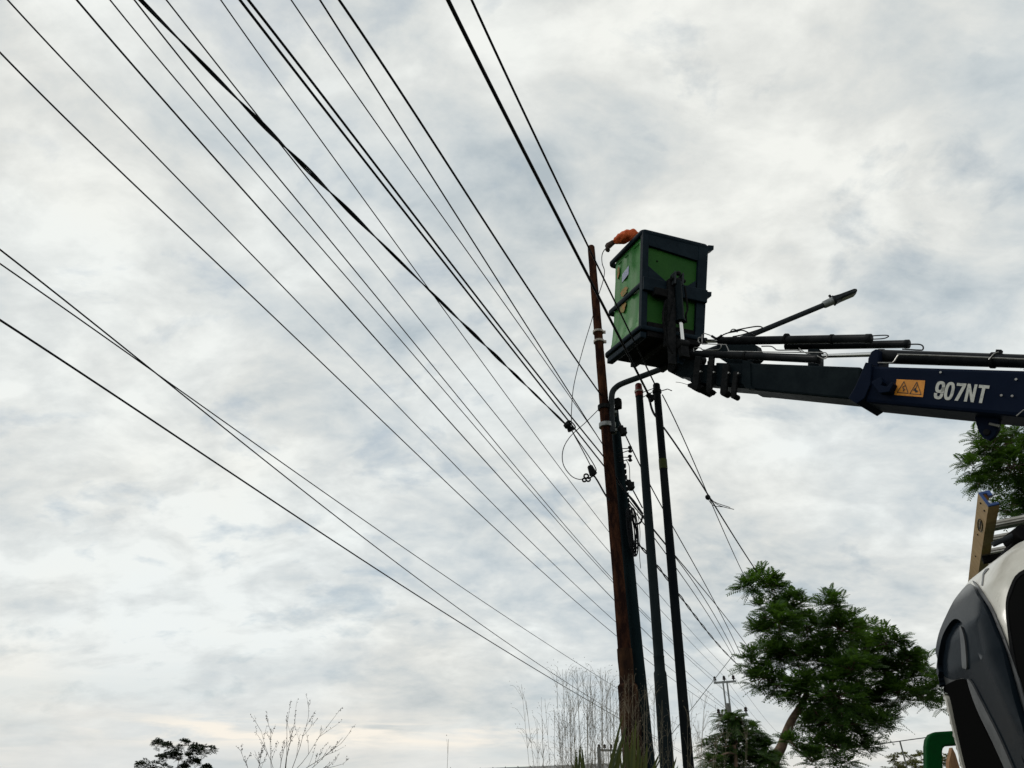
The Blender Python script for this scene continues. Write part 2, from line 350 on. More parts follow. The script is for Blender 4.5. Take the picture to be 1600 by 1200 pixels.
# pole 3 and 4
a3, b3, at3 = axis((997.5, 601), 8.45, (1042.5, 1200), 8.4)
P3 = thing('telephone_pole', 'slim dark pole with red painted top, between the rusty pole and the black one', 'telephone pole', at3(0), GP)
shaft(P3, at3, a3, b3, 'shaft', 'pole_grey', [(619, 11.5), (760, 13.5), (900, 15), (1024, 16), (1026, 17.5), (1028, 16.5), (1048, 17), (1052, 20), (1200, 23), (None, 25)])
shaft(P3, at3, a3, b3, 'red_top', 'cap_red', [(600, 8.5), (601.5, 10.5), (611, 11.5), (612, 12.5), (620, 12.5)])
c = at3(z_at(at3, a3, b3, 612)); MB().tube([c - V((0, 0, .012)), c + V((0, 0, .012))], rad(14, c), 18).build('band_clamp', 'pale_band', P3)
a4, b4, at4 = axis((1025.5, 600), 8.5, (1076, 1200), 8.45)
P4 = thing('telephone_pole', 'rightmost slim black pole of the cluster, with faded olive band', 'telephone pole', at4(0), GP)
shaft(P4, at4, a4, b4, 'shaft', 'pole_black', [(600, 9), (601.5, 11), (717, 12), (719, 12), (733, 12.3), (900, 14.5), (1000, 15), (1100, 16), (1200, 17.5), (None, 19)])
shaft(P4, at4, a4, b4, 'painted_band', 'cap_olive', [(718, 12.9), (733, 13.2)])
c = at4(z_at(at4, a4, b4, 612)); MB().tube([c - V((0, 0, .02)), c - V((0, 0, .018)), c + V((0, 0, .018)), c + V((0, 0, .02))], rad(14, c), 18).build('band_clamp', 'hard', P4)
q = MB(); l = c - V((rad(13, c), .05, 0)); e = pY(1003.5, 617, 8.42)
for dz in (-.035, .03): q.tube([l + V((0, 0, dz * .6)), e + V((0, 0, dz))], .005, 6)
q.tube([c + V((.05, -.02, 0)), c + V((.12, -.05, .01)), c + V((.17, -.06, -.02))], .006, 5); q.build('strap_bracket', 'hard', P4)
# ================================================================ STREET LAMP
lp = thing('street_lamp', 'long grey street lamp arm reaching up behind basket and boom, flat lamp head', 'street lamp', pY(956.5, 675, 9.38))
Ye = 8.9
arm = [pY(956.5, 676, 9.38), pY(955.5, 650, 9.38), pY(955.5, 627, 9.38), pY(957, 613, 9.38), pY(963, 605, 9.36), pY(973, 599, 9.34), pY(1000, 589, 9.3), pY(1040, 574, 9.25), pY(1180, 521, 9.0), pY(1291, 475, Ye)]
ap = crom(arm[:8], 5)[:-1] + [arm[7], arm[8], arm[9]]
MB().tube(ap, [rad(9.5, arm[0]) if p.x < 2.5 else rad(8.5, p) for p in ap], 12).build('arm', 'lamp', lp)
A = pY(1286, 477, Ye); B = pY(1308, 467, Ye - .02)
MB().tube([A, A.lerp(B, .1), A.lerp(B, .9), B], [rad(9, A), rad(12, A), rad(13, A), rad(10, A)], 14).build('arm_socket', 'galv', lp)
A = pY(1301, 470.5, Ye - .02); B = pY(1337, 456, Ye - .06); t = (B - A).normalized(); sd_ = t.cross(V((0, 0, 1))).normalized(); up = sd_.cross(t)
Ln = (B - A).length; w0 = .075
q = MB()
rings = []
for f_, ww, hh in ((0, .6, .5), (.06, 1, 1), (.1, 1.05, .8), (.35, 1.05, .62), (.9, 1.0, .55), (1, .8, .3)):
    c = A + t * Ln * f_; rings.append([c + sd_ * x * w0 * ww + up * z * .065 * hh for x, z in ((-1, -.6), (-.6, -.9), (.6, -.9), (1, -.6), (1, .5), (.5, 1), (-.5, 1), (-1, .5))])
q.loft(rings).build('lamp_head', 'lamp', lp)
q = MB(); q.box(A + t * Ln * .6 - up * .031, t * Ln * .26, sd_ * w0 * .55, up * .006); q.build('lens', 'lens', lp, smooth=False)
q = MB(); q.tube([A + up * .06 + t * .01, A + up * .1 + t * .01], .018, 8); q.build('light_sensor', 'hard', lp)
for py in (643, 671):
    c = pY(956, py, 9.38); q = MB(); q.box(c + V((.0, .06, 0)), (.07, 0, 0), (0, .06, 0), (0, 0, .018)); q.build('bracket', 'galv', lp, smooth=False, bevel=.004)
# ================================================================ FAR POWER POLE
def ins(mb, c, s=1.):
    mb.tube([c, c + V((0, 0, .10 * s)), c + V((0, 0, .12 * s)), c + V((0, 0, .2 * s)), c + V((0, 0, .24 * s)), c + V((0, 0, .34 * s)), c + V((0, 0, .42 * s))], [.05 * s, .05 * s, .13 * s, .13 * s, .1 * s, .12 * s, .04 * s], 8)
YF = 70.0
fb = pY(1142, 1200, YF); fb.z = 0; fb.x += .1
FP = thing('power_line_pole', 'far concrete power pole with two crossarms, seen between pole cluster and tree', 'power pole', fb)
tp = pY(1137, 1099, YF); MB().tube([fb, tp], [.26, .2], 14).build('concrete_shaft', 'concrete', FP)
for dx in (-.17, .17):
    x0 = tp + V((dx, 0, -.8)); x1 = pY(1132.5, 1064, YF) + V((dx, 0, 0)); MB().bar(x0, x1, .09, .12).build('extension_channel', 'galv', FP, smooth=False)
L1 = pY(1115.5, 1067, YF); L2 = pY(1150, 1064.5, YF); MB().bar(L1, L2, .14, .16).build('crossarm', 'galv', FP, smooth=False)
for px in (1117.5, 1132, 1146.5):
    f_ = (px - 1115.5) / 34.5; q = MB(); ins(q, L1.lerp(L2, f_) + V((0, 0, .07)), 1.05); q.build('insulator', 'ceramic', FP)
L3 = pY(1122, 1119, YF); L4 = pY(1168, 1115.5, YF); MB().bar(L3, L4, .14, .16).build('crossarm', 'galv', FP, smooth=False)
for px in (1123.5, 1137, 1166):
    f_ = (px - 1122) / 46; q = MB(); ins(q, L3.lerp(L4, f_) + V((0, 0, .07)), 1.15); q.build('insulator', 'ceramic', FP)
# a tiny far H-frame showing through the reeds
Yh = 60; hb = pY(938, 1200, Yh); hb.z = 0
HP = thing('power_line_pole', 'tiny distant pole with crossarm, seen through reeds left of the rusty pole', 'power pole', hb)
MB().tube([hb, pY(935.5, 1168, Yh)], [.16, .13], 10).build('concrete_shaft', 'concrete', HP)
MB().bar(pY(933, 1172, Yh), pY(972, 1173, Yh), .12, .14).build('crossarm', 'galv', HP, smooth=False)
for px in (936, 945, 955):
    q = MB(); ins(q, pY(px, 1171, Yh), .8); q.build('insulator', 'ceramic', HP)
# ================================================================ WIRES
def img_curve(pts, n=36, deg=3):
    xs = np.array([p[0] for p in pts], float); ys = np.array([p[1] for p in pts], float)
    wts = np.ones(len(pts)); wts[0] = 3; wts[-1] = 8
    x0, x1 = xs[0], xs[-1]; s = (xs - x0) / (x1 - x0)
    c = np.polyfit(s, ys, min(deg, len(pts) - 1), w=wts)
    t = np.linspace(0, 1, n)
    yy = np.polyval(c, t); off0 = ys[0] - yy[0]; off1 = ys[-1] - yy[-1]; yy = yy + off0 * (1 - t) ** 4 + off1 * t ** 4
    return [(x0 + (x1 - x0) * a, y) for a, y in zip(t, yy)]
def wire_path(pts, z0, Ye, deg=3, back=10., n=36):
    ic = img_curve(pts, n, deg)
    A = pZ(*ic[0], z0); B = pY(*ic[-1], Ye); h = (B - A); h.z = 0; nn = V((h.y, -h.x, 0)).normalized()
    P = [A] + [pPl(x, y, A, nn) for x, y in ic[1:-1]] + [B]
    if back:
        t = (P[0] - P[3]).normalized()
        P = [P[0] + t * back * k + V((0, 0, .004 * (back * k) ** 2)) for k in (1, .66, .33)] + P
    return P
WG = 'overhead wires'; ML_ = 'cables low at the left'
def wire(pts, z0, Ye, r, label, mt='wire', deg=3, back=10., group=WG, cat='cable', name='overhead_cable', n=36):
    r *= 1.0 if group == ML_ else 1.14
    P = wire_path(pts, z0, Ye, deg, back, n)
    return tag(MB().tube(P, r, 6).build(name, mt, ang=80), label, cat, group)
pc = 'power_conductor'
MV = 'high power line conductors'
wire([(0, 82), (223, 300), (400, 470), (536, 600), (700, 756), (775, 825), (962, 993), (1076, 1082), (1123, 1110)], 9.6, YF, .0105, 'outermost conductor of the high line, leaving the left edge near the top corner', 'alu_wire', 4, name=pc, group=MV)
wire([(12, 0), (155, 150), (297, 300), (400, 406), (588, 600), (700, 715), (809, 825), (962, 972), (1076, 1070), (1136, 1110)], 9.9, YF, .0095, 'thin conductor crossing the top edge right at the left corner', 'alu_wire', 4, name=pc, group=MV)
wire([(120, 0), (382, 300), (400, 319), (650, 600), (700, 656), (853, 825), (957, 935), (1073, 1050), (1137, 1108)], 10.0, YF, .012, 'second conductor from the left along the top edge, slightly thicker', 'alu_wire', 4, name=pc, group=MV)
wire([(172, 0), (400, 270), (426, 300), (685, 600), (700, 619), (880, 825), (955, 902), (1072, 1031), (1166, 1107)], 10.0, YF, .0088, 'third conductor from the left along the top edge, thin', 'alu_wire', 4, name=pc, group=MV)
wire([(210, 0), (400, 235), (453, 300), (699, 600), (887, 825), (955, 903), (1072, 1022), (1117, 1060)], 10.6, YF, .0105, 'fourth conductor from the left along the top edge, just left of the twisted bundle', 'alu_wire', 4, name=pc, group=MV)
wire([(260, 0), (400, 177), (497, 300), (736, 600), (920, 825), (952, 861), (1068, 993), (1131.5, 1057)], 10.6, YF, .0098, 'conductor meeting the top edge just right of the twisted bundle and crossing it', 'alu_wire', 4, name=pc, group=MV)
wire([(345, 0), (400, 78), (560, 300), (778, 600), (947, 825), (1065, 970), (1146, 1056)], 10.6, YF, .009, 'conductor crossing the bundle in mid sky, ending at the far right top insulator', 'alu_wire', 4, name=pc, group=MV)
def span(p, q_, Y0, Y1, r, label, sag=.3):
    A = pY(*p, Y0); B = pY(*q_, Y1)
    P = [A.lerp(B, k / 14) - V((0, 0, sag * 4 * (k / 14) * (1 - k / 14))) for k in range(15)]
    tag(MB().tube(P, r, 5).build(pc, 'alu_wire', ang=80), label, 'cable', 'far span of the high line')
span((1117, 1060), (1183, 1140), YF, 118, .013, 'far span behind the far pole, from its left top insulator')
span((1131.5, 1057), (1198, 1141), YF, 118, .013, 'far span behind the far pole, from its middle top insulator')
span((1146, 1056), (1217, 1147), YF, 118, .013, 'far span behind the far pole, from its right top insulator')
span((1137, 1108), (1182, 1150), YF, 118, .013, 'far span behind the far pole, from its lower crossarm')
LV = 'low cables running to the pole cluster'
wire([(375, 0), (400, 30), (607, 300), (800, 545), (843, 600), (940, 724), (946, 731)], 5.75, 9.42, .0085, 'left one of the close parallel pair of cables in the middle sky', group=LV)
wire([(388, 0), (400, 15), (619, 300), (800, 534), (851, 600), (940, 710), (946, 717)], 5.8, 9.42, .0085, 'right one of the close parallel pair of cables in the middle sky', group=LV)
wire([(455, 0), (664, 300), (800, 492), (877, 600), (938, 688), (944, 697)], 6.0, 9.42, .0045, 'thin cable just right of the parallel pair, meeting its neighbour at the pole', group=LV)
wire([(500, 0), (690, 300), (800, 473), (881, 600), (938, 690), (944, 698)], 6.0, 9.42, .0060, 'thin cable second to the right of the parallel pair', group=LV)
wire([(530, 0), (727, 300), (800, 412), (926, 600), (941, 620)], 6.6, 9.42, .0095, 'medium cable ending on the rusty pole just below the basket', group=LV)
wire([(700, 0), (800, 200), (900, 395), (935, 463), (968, 528), (1000, 589), (1016, 622)], 5.95, 8.5, .0125, 'thick black cable passing in front of the basket to a clamp by the black pole', group=LV)
wire([(737, 0), (800, 137), (900, 344), (930, 409), (986, 524), (1023, 600)], 6.1, 8.5, .0078, 'rightmost overhead cable, passing in front of the basket to the black pole top', group=LV)
ML = 'cables low at the left'
wire([(0, 500), (147, 600), (400, 765), (531, 850), (608, 900), (760, 1000), (970, 1127), (1090, 1190)], 6.5, 95, .0135, 'lowest and thickest cable at the left edge', group=ML)
wire([(0, 390), (217, 565), (400, 707), (650, 900), (800, 1009), (967, 1122), (1090, 1187)], 6.7, 95, .0095, 'upper cable of the crossing pair at the left edge, dropping below its partner', group=ML)
wire([(0, 412), (264, 600), (400, 693), (699, 900), (845, 1000), (967, 1080), (1105, 1160)], 6.7, 95, .0085, 'lower cable of the crossing pair at the left edge, ending above its partner', group=ML)
# twisted bundle
P = wire_path([(220, 0), (400, 184), (515, 300), (700, 480), (800, 582), (818, 600), (888, 667)], 5.7, 8.75, 3, 10, 120)
bd = thing('twisted_cable_bundle', 'thick twisted bundle of black cables sagging diagonally to a splice', 'cable', P[-1], LV)
L = [0]
for i in range(1, len(P)): L.append(L[-1] + (P[i] - P[i - 1]).length)
for k in range(3):
    q = []
    for i, p in enumerate(P):
        t = (P[min(i + 1, len(P) - 1)] - P[max(i - 1, 0)]).normalized(); a = t.cross(V((0, 0, 1))).normalized(); b = a.cross(t)
        ph = L[i] * 2 * math.pi / 1.15 + .7 * math.sin(L[i] * 1.7); o_ = (k - 1) * (.0095 + .003 * math.sin(L[i] * 2.3)); q.append(p + (a * math.cos(ph) + b * math.sin(ph)) * o_)
    MB().tube(q, .0065, 6).build('strand', 'wire', bd, ang=80)
# splice hardware and the two strands down to the dead-end clamp
def hw(name, label, fn, mt='hard', group=None, cat='fitting'):
    q = MB(); fn(q); return tag(q.build(name, mt), label, cat, group)
def splice(q):
    a, b = pY(884, 661, 8.72), pY(893, 673, 8.8); q.tube([a, a.lerp(b, .1), a.lerp(b, .45), a.lerp(b, .5), a.lerp(b, .9), b], [.02, .045, .045, .028, .045, .02], 10)
    q.tube(crom([a, a + V((.05, 0, .03)), b + V((.05, 0, .05)), b], 4), .009, 6)
hw('cable_splice', 'lumpy black splice where the twisted bundle ends in the sky', splice)
for k, (dx, lab) in enumerate(((0, 'left one of two thin lines between splice and dead-end clamp'), (1, 'right one of two thin lines, bowing out around the dead-end clamp'))):
    pts = [(893, 672), (900, 685), (910, 703), (923, 728)] if k == 0 else [(893, 672), (903, 688), (918, 710), (930, 730), (931, 737), (928, 745)]
    tag(MB().tube([pY(x, y, 8.8 + .3 * i / len(pts)) for i, (x, y) in enumerate(crom([(x, y, 0) for x, y in pts], 4) and [(p.x, p.y) for p in crom([(x, y, 0) for x, y in pts], 4)])], .007, 6).build('dropper_line', 'wire', ang=80), lab, 'cable', 'slack lines by the rusty pole')
def clampf(q):
    a, b = pY(921, 727, 9.0), pY(928, 743, 9.05); q.tube([a, a.lerp(b, .1), a.lerp(b, .9), b], [.02, .034, .05, .028], 10)
hw('dead_end_clamp', 'black wedge clamp hanging below the splice, left of the rusty pole', clampf)
def ringf(q):
    for (px, py, r) in ((916, 744, .028), (919, 749, .026), (913, 750, .022)):
        c = pY(px, py, 9.02); q.tube([c + V((math.cos(a) * r, 0, math.sin(a) * r)) for a in [i * math.pi / 5 for i in range(11)]], .011, 6, False)
    q.tube([pY(919, 748, 9.0), pY(928, 743, 9.05)], .01, 6)
hw('shackle', 'small cluster of steel rings beside the dead-end clamp', ringf)
tag(MB().tube(frame_pts([(928, 743), (934, 752), (944, 770), (952, 782)], 9.2), .011, 6).build('overhead_cable', 'wire', ang=80), 'short cable from dead-end clamp to behind the rusty pole', 'cable', 'slack lines by the rusty pole')
tag(MB().tube(frame_pts([(938, 637, 9.3), (915, 660, 9.2), (892, 681, 9.1), (880, 702, 9.0), (880, 725, 9.0), (892, 743, 9.0), (905, 749, 9.0), (915, 747, 9.0)], 9.0), .0055, 6).build('slack_wire_loop', 'wire', ang=80), 'thin wire looping round from the rusty pole collar to the shackle', 'cable', 'slack lines by the rusty pole')
tag(MB().tube(frame_pts([(893, 665, 9.7), (893, 640, 9.75), (897, 600, 9.8), (911, 545, 9.85), (924, 502, 9.85), (935, 462, 9.6), (942, 440, 9.0), (944.5, 424, 8.5), (941, 412, 8.2), (940.5, 400, 8.0), (944, 391, 7.9), (951, 386, 7.85)], 9.0), .0055, 6).build('slack_wire_loop', 'wire', ang=80), "thin wire hanging from the worker's hand behind the rusty pole", 'cable', 'slack lines by the rusty pole')
# continuing lines right of the poles
RG = 'cables beyond the pole cluster'
wire([(966, 655), (984, 692), (1003, 730), (1033, 793), (1064, 847), (1115, 935), (1157, 1022)], pY(966, 655, 9.6).z, 26, .0085, 'steepest cable from the green-black pole down right into the tree', back=0, group=RG)
wire([(973, 762), (1005, 805), (1038, 848), (1056, 870), (1115, 940), (1182, 1030)], pY(973, 762, 9.6).z, 28, .0085, 'cable fanning out farthest to the right behind the tree', back=0, group=RG)
wire([(973, 770), (1021, 826), (1038, 851), (1057, 873), (1110, 950), (1150, 1025)], pY(973, 770, 9.6).z, 28, .0085, 'middle cable of the fan right of the black pole', back=0, group=RG)
wire([(975, 776), (1021, 838), (1040, 865), (1057, 889), (1100, 950), (1148, 1030)], pY(975, 776, 9.6).z, 28, .0075, 'lower cable of the fan right of the black pole', back=0, group=RG)
P = wire_path([(993, 845), (1009, 861), (1028, 885), (1043, 905), (1061, 930), (1100, 980), (1130, 1015), (1156, 1041)], pY(993, 845, 9.5).z, 26, 3, 0, 90)
q = MB()
for k in range(2):
    q.tube([p + V((math.cos(i * .5 + k * math.pi), 0, math.sin(i * .5 + k * math.pi))) * .012 for i, p in enumerate(P)], .009, 5)
tag(q.build('twisted_service_cable', 'wire', ang=80), 'wavy twisted cable leaving the cable coil down to the right', 'cable', RG)
wire([(1035, 617), (1070, 690), (1107, 775), (1135, 840), (1163, 900)], pY(1035, 617, 8.5).z, 17, .0065, 'upper thin cable from the black pole top to the tree', back=0, group=RG)
wire([(1037, 668), (1075, 723), (1107, 775), (1145, 835), (1183, 894)], pY(1037, 668, 8.5).z, 17, .0105, 'thicker cable tied with a frayed tail, from black pole to tree', back=0, group=RG)
def fray(q):
    Yk = 12.2
    for a_, b_, c_ in (((1107, 775), (1122, 789), (1147, 796)), ((1106, 778), (1120, 786), (1141, 793)), ((1107, 781), (1115, 790), (1129, 792))): q.tube(frame_pts([a_, b_, c_], Yk), .006, 5)
    c = pY(1106, 777, Yk); q.ball(c, .045, 8)
hw('frayed_tie', 'frayed tie wire sticking out where two cables meet in open sky', fray, cat='tie wire')
tag(MB().tube([pY(1030, 1172, 20), pY(1088, 1098, 21), pY(1146, 1023, 22)], .009, 5).build('stay_wire', 'galv'), 'faint stay wire slanting up right across the line wires', 'stay wire')
def sus(x, y, Y, s=1.):
    def f(q):
        a = pY(x, y, Y); r = .045 * s
        q.tube([a + V((-.03, 0, .06)) * s, a + V((-.02, 0, .045)) * s, a, a + V((.02, 0, -.045)) * s, a + V((.03, 0, -.06)) * s], [r * .3, r * .9, r * .7, r, r * .4], 10); q.box(a + V((.03, 0, .0)) * s, (.02 * s, 0, 0), (0, .02 * s, 0), (0, 0, .035 * s))
    return f
hw('suspension_clamp', 'black clamp on the steep cable just right of the street lamp bracket', sus(972, 673, 9.4, 1.15), group='clamps on the cables')
hw('suspension_clamp', 'black clamp low beside the green-black pole, above the cable coil', sus(984, 758, 9.4, 1.1), group='clamps on the cables')
hw('suspension_clamp', 'black clamp on the thick cable just left of the black pole top', sus(1015.5, 621, 8.45, .9), group='clamps on the cables')
tag(MB().tube(frame_pts([(1015, 622), (1017, 634), (1021, 645), (1026, 652)], 8.4), .014, 6).build('cable_tail', 'wire', ang=80), 'short thick cable tail from the clamp into the black pole', 'cable', RG)
tag(MB().tube(frame_pts([(978, 718), (983, 728), (984, 745), (984, 757)], 9.4), .005, 6).build('cable_tail', 'wire', ang=80), 'thin wire drooping from the insulator brackets to the clamp below', 'cable', RG)
tag(MB().tube(frame_pts([(974, 740), (980, 750), (984, 757), (994, 775), (1004, 794)], 9.4), .0085, 6).build('cable_tail', 'wire', ang=80), 'cable through the low clamp towards the red topped pole', 'cable', RG)
tag(MB().tube(frame_pts([(962, 745, 9.4), (975, 766, 9.4), (990, 783, 9.35), (1004, 803, 9.3)], 9.4), .014, 6).build('overhead_cable', 'wire', ang=80), 'thick cable crossing just above the cable coil', 'cable', RG)
# cable coil
coil = thing('cable_coil', 'black cable coiled in long loops, hanging beside the green-black pole', 'cable coil', pY(988, 870, 9.4))
for k in range(12):
    cx = 988 + random.uniform(-4, 4.5); top = 793 + random.uniform(-2, 8); bot = 868 + random.uniform(-14, 5); hwid = random.uniform(2.5, 7)
    tilt = random.uniform(2, 7); Yk = 9.4 + random.uniform(-.07, .07)
    pts = []
    for i in range(17):
        a = 2 * math.pi * i / 16; yy = (top + bot) / 2 - (bot - top) / 2 * math.cos(a)
        pts.append(pY(cx + hwid * math.sin(a) + tilt * (yy - 830) / 40, yy, Yk + .05 * math.sin(a)))
    MB().tube(crom(pts, 3), .0075 if k < 9 else .005, 6, False).build('loop', 'wire', coil, ang=80)
MB().tube(frame_pts([(1004, 806), (1001, 816), (994, 819), (990, 817)], 9.35), .013, 6).build('tie', 'wire', coil, ang=80)
MB().tube(frame_pts([(996, 800), (1000, 830), (999, 862), (1001, 888)], 9.35), .004, 5).build('loose_end', 'wire', coil, ang=80)
# ================================================================ CRANE TRUCK (cab, boom, basket move together)
from mathutils.bvhtree import BVHTree
from mathutils.geometry import delaunay_2d_cdt, tessellate_polygon
TAZ = R(10); tx = V((math.cos(TAZ), -math.sin(TAZ), 0)); ty = V((math.sin(TAZ), math.cos(TAZ), 0)); TO = V((2.0, 3.3, 0)); Z = V((0, 0, 1))
def T(a, b, c): return TO + tx * a + ty * b + Z * c
TR = thing('crane_truck', 'white-cabbed truck at the lower right carrying a navy crane boom with green work basket', 'crane truck', T(1.1, 2.5, 0))
def lerp_tab(tab, x):
    if x <= tab[0][0]: return tab[0][1]
    for (a, b), (c, d) in zip(tab, tab[1:]):
        if x <= c: f_ = (x - a) / (c - a); return b + (d - b) * f_
    return tab[-1][1]
gs = [(.8, .0), (2.15, 0), (2.3, .03), (2.46, .10), (2.62, .235), (2.71, .37), (2.78, .55), (2.84, .8), (2.86, 1.0)]
ff = [(.8, -.36), (1.45, -.33), (1.7, -.22), (2.48, .12), (2.6, .2), (2.69, .3), (2.76, .42), (2.82, .58), (2.86, .75)]
W = 2.2; REAR = .9
def ring(z, k=10):
    i = lerp_tab(gs, z); f_ = lerp_tab(ff, z); r = min(.20, (W - 2 * i) / 2.2); rb = .03; P = []
    x0, x1, y0, y1 = i, W - i, f_, REAR - (.0 if z < 2.6 else (z - 2.6) * .25)
    def arc(cx, cy, rr, a0, a1):
        for j in range(k + 1):
            a = R(a0 + (a1 - a0) * j / k); P.append(T(cx + rr * math.cos(a), cy + rr * math.sin(a), z))
    arc(x0 + rb, y1 - rb, rb, 90, 180); arc(x0 + r, y0 + r, r, 180, 270); arc(x1 - r, y0 + r, r, 270, 360); arc(x1 - rb, y1 - rb, rb, 0, 90)
    # densify: insert points on the long sides
    Q_ = []
    for i_, (a, b) in enumerate(zip(P, P[1:] + P[:1])):
        n_ = 10 if i_ % (k + 1) == k else 1
        for j in range(n_): Q_.append(a.lerp(b, j / n_))
    return Q_
zs = [.8, 1.1, 1.45, 1.58, 1.7, 1.9, 2.1, 2.2, 2.3, 2.38, 2.46, 2.54, 2.6, 2.65, 2.69, 2.73, 2.76, 2.79, 2.82, 2.84, 2.86]
zs = [zs[i] + (zs[i + 1] - zs[i]) * j / 2 for i in range(len(zs) - 1) for j in range(2)] + [2.86]
cabm = MB().loft([ring(z) for z in zs]); cab = cabm.build('cab', 'cab_white', TR, ang=60)
bvh = BVHTree.FromPolygons([tuple(p) for p in cabm.v], cabm.f)
def inside(p, poly):
    c = False; x, y = p; j = len(poly) - 1
    for i in range(len(poly)):
        xi, yi = poly[i]; xj, yj = poly[j]
        if (yi > y) != (yj > y) and x < (xj - xi) * (y - yi) / (yj - yi) + xi: c = not c
        j = i
    return c
def smooth2(poly, k=4):
    P = [V((x, y, 0)) for x, y in poly]; n = len(P); out_ = []
    for i in range(n):
        a, b, c, d = P[i - 1], P[i], P[(i + 1) % n], P[(i + 2) % n]
        for j in range(k):
            t = j / k; q = .5 * ((2 * b) + (c - a) * t + (2 * a - 5 * b + 4 * c - d) * t * t + (3 * b - 3 * c + d - a) * t ** 3); out_.append((q.x, q.y))
    return out_
def cabray(x, y):
    d = ray(x, y); h = bvh.ray_cast(CAM, d)
    return h
def panel(name, mt, poly, off, thick, step=7, sm=True, parent=None):
    if sm: poly = smooth2(poly)
    pts = list(poly); edges = [(i, (i + 1) % len(poly)) for i in range(len(poly))]
    x0, x1 = min(p[0] for p in poly), max(p[0] for p in poly); y0, y1 = min(p[1] for p in poly), max(p[1] for p in poly)
    y = y0 + step / 2
    while y < y1:
        x = x0 + step / 2
        while x < x1:
            if inside((x, y), poly): pts.append((x, y))
            x += step
        y += step
    r = delaunay_2d_cdt([V(p) for p in pts], edges, [list(range(len(poly)))], 1, 1e-4)
    vv, ff_ = r[0], r[2]; loc = {}; P = []
    for i, p in enumerate(vv):
        h = cabray(p.x, p.y)
        if h[0] is None:                       # just past the outline: hold the nearest hit
            q = p.copy(); tgt = V((1700., 1100.))
            for _ in range(25):
                q = q.lerp(tgt, .02); h = cabray(q.x, q.y)
                if h[0] is not None: break
        nrm = h[1]; nrm = -nrm if nrm.dot(ray(p.x, p.y)) > 0 else nrm
        loc[i] = len(P); P.append((h[0] + nrm * off, nrm))
    n = len(P); vs = [p for p, _ in P] + [p - nn * thick for p, nn in P]; fs = []
    from collections import Counter
    cnt = Counter()
    for f_ in ff_:
        for a, b in zip(f_, f_[1:] + f_[:1]): cnt[tuple(sorted((a, b)))] += 1
    for f_ in ff_:
        fs.append(tuple(f_)); fs.append(tuple(i + n for i in f_[::-1]))
        for a, b in zip(f_, f_[1:] + f_[:1]):
            if cnt[tuple(sorted((a, b)))] == 1: fs.append((a, a + n, b + n, b))
    return MB().add(vs, fs).build(name, mt, parent or cab, ang=50)
panel('windscreen', 'cabin_black', [(1577, 955), (1583, 926), (1596, 902), (1640, 882), (1800, 862), (2100, 845), (2250, 850), (2330, 960), (2330, 1150), (1900, 1240), (1700, 1250), (1655, 1240), (1628, 1165), (1600, 1078), (1586, 1020)], .006, .03, 14)
panel('windscreen_seal', 'rubber', [(1577, 955), (1583, 926), (1596, 902), (1640, 882), (1640, 876), (1594, 897), (1579, 922), (1573.5, 955), (1582, 1022), (1596, 1078), (1624, 1165), (1650, 1240), (1655, 1240), (1628, 1165), (1600, 1078), (1586, 1020)], .010, .03, 9)
side_poly = [(1470, 1086), (1469, 1040), (1477, 994), (1493, 960), (1508, 936), (1523, 919), (1534, 926), (1550, 954), (1566, 992), (1582, 1035), (1600, 1101), (1622, 1172), (1645, 1260), (1520, 1260), (1500, 1190), (1485, 1120)]
panel('door_window_frame', 'seal_grey', side_poly, .004, .02)
panel('window_glass', 'smoke', [(1473, 1050), (1476, 1015), (1484, 985), (1498, 962), (1508, 958), (1530, 985), (1556, 1060), (1580, 1130), (1610, 1215), (1592, 1215), (1560, 1145), (1527, 1078), (1508, 1060), (1490, 1062)], .008, .02)
panel('dark_opening_panel', 'cabin_black', [(1475, 1081), (1482, 1070), (1503, 1061), (1514, 1067), (1529, 1110), (1550, 1155), (1580, 1215), (1592, 1250), (1528, 1250), (1512, 1198), (1498, 1138), (1489, 1095), (1484, 1083)], .011, .02)  # solid black panel paints the shade inside the open window
panel('rain_visor', 'smoke', [(1469, 1072), (1469, 1040), (1476, 996), (1490, 962), (1503, 939), (1523, 918), (1534, 927), (1550, 957), (1566, 995), (1581, 1040), (1598, 1101), (1622, 1180), (1612, 1186), (1578, 1110), (1555, 1055), (1534, 1010), (1515, 978), (1501, 971), (1487, 988), (1479, 1010), (1474, 1040)], .03, .03, 6)
panel('highlight_strip', 'seal_grey', [(1505, 982), (1508, 984), (1513, 1002), (1516, 1042), (1512, 1044), (1509, 1041), (1507, 1010)], .016, .01, 4)  # pale strip paints a highlight onto the dark side window
panel('frame_strip', 'seal_grey', [(1517, 1064), (1524, 1068), (1547, 1112), (1570, 1158), (1598, 1225), (1588, 1225), (1556, 1158), (1531, 1106)], .016, .01, 6)
panel('roof_gutter', 'seal_grey', [(1524, 912), (1526, 911), (1540, 930), (1557, 960), (1590, 1045), (1610, 1110), (1640, 1200), (1637, 1202), (1606, 1112), (1586, 1046), (1554, 961), (1537, 932)], .012, .02, 5, parent=cab)
panel('pillar_strip', 'cab_white', [(1474, 1086), (1484, 1088), (1490, 1110), (1498, 1145), (1512, 1200), (1525, 1250), (1513, 1250), (1500, 1198), (1488, 1150), (1480, 1115)], .02, .03, 5)
panel('body_seam', 'seal_grey', [(1534, 915), (1536, 897), (1541, 884), (1542.5, 884), (1538, 898), (1536, 915)], .003, .004, 4, sm=False)
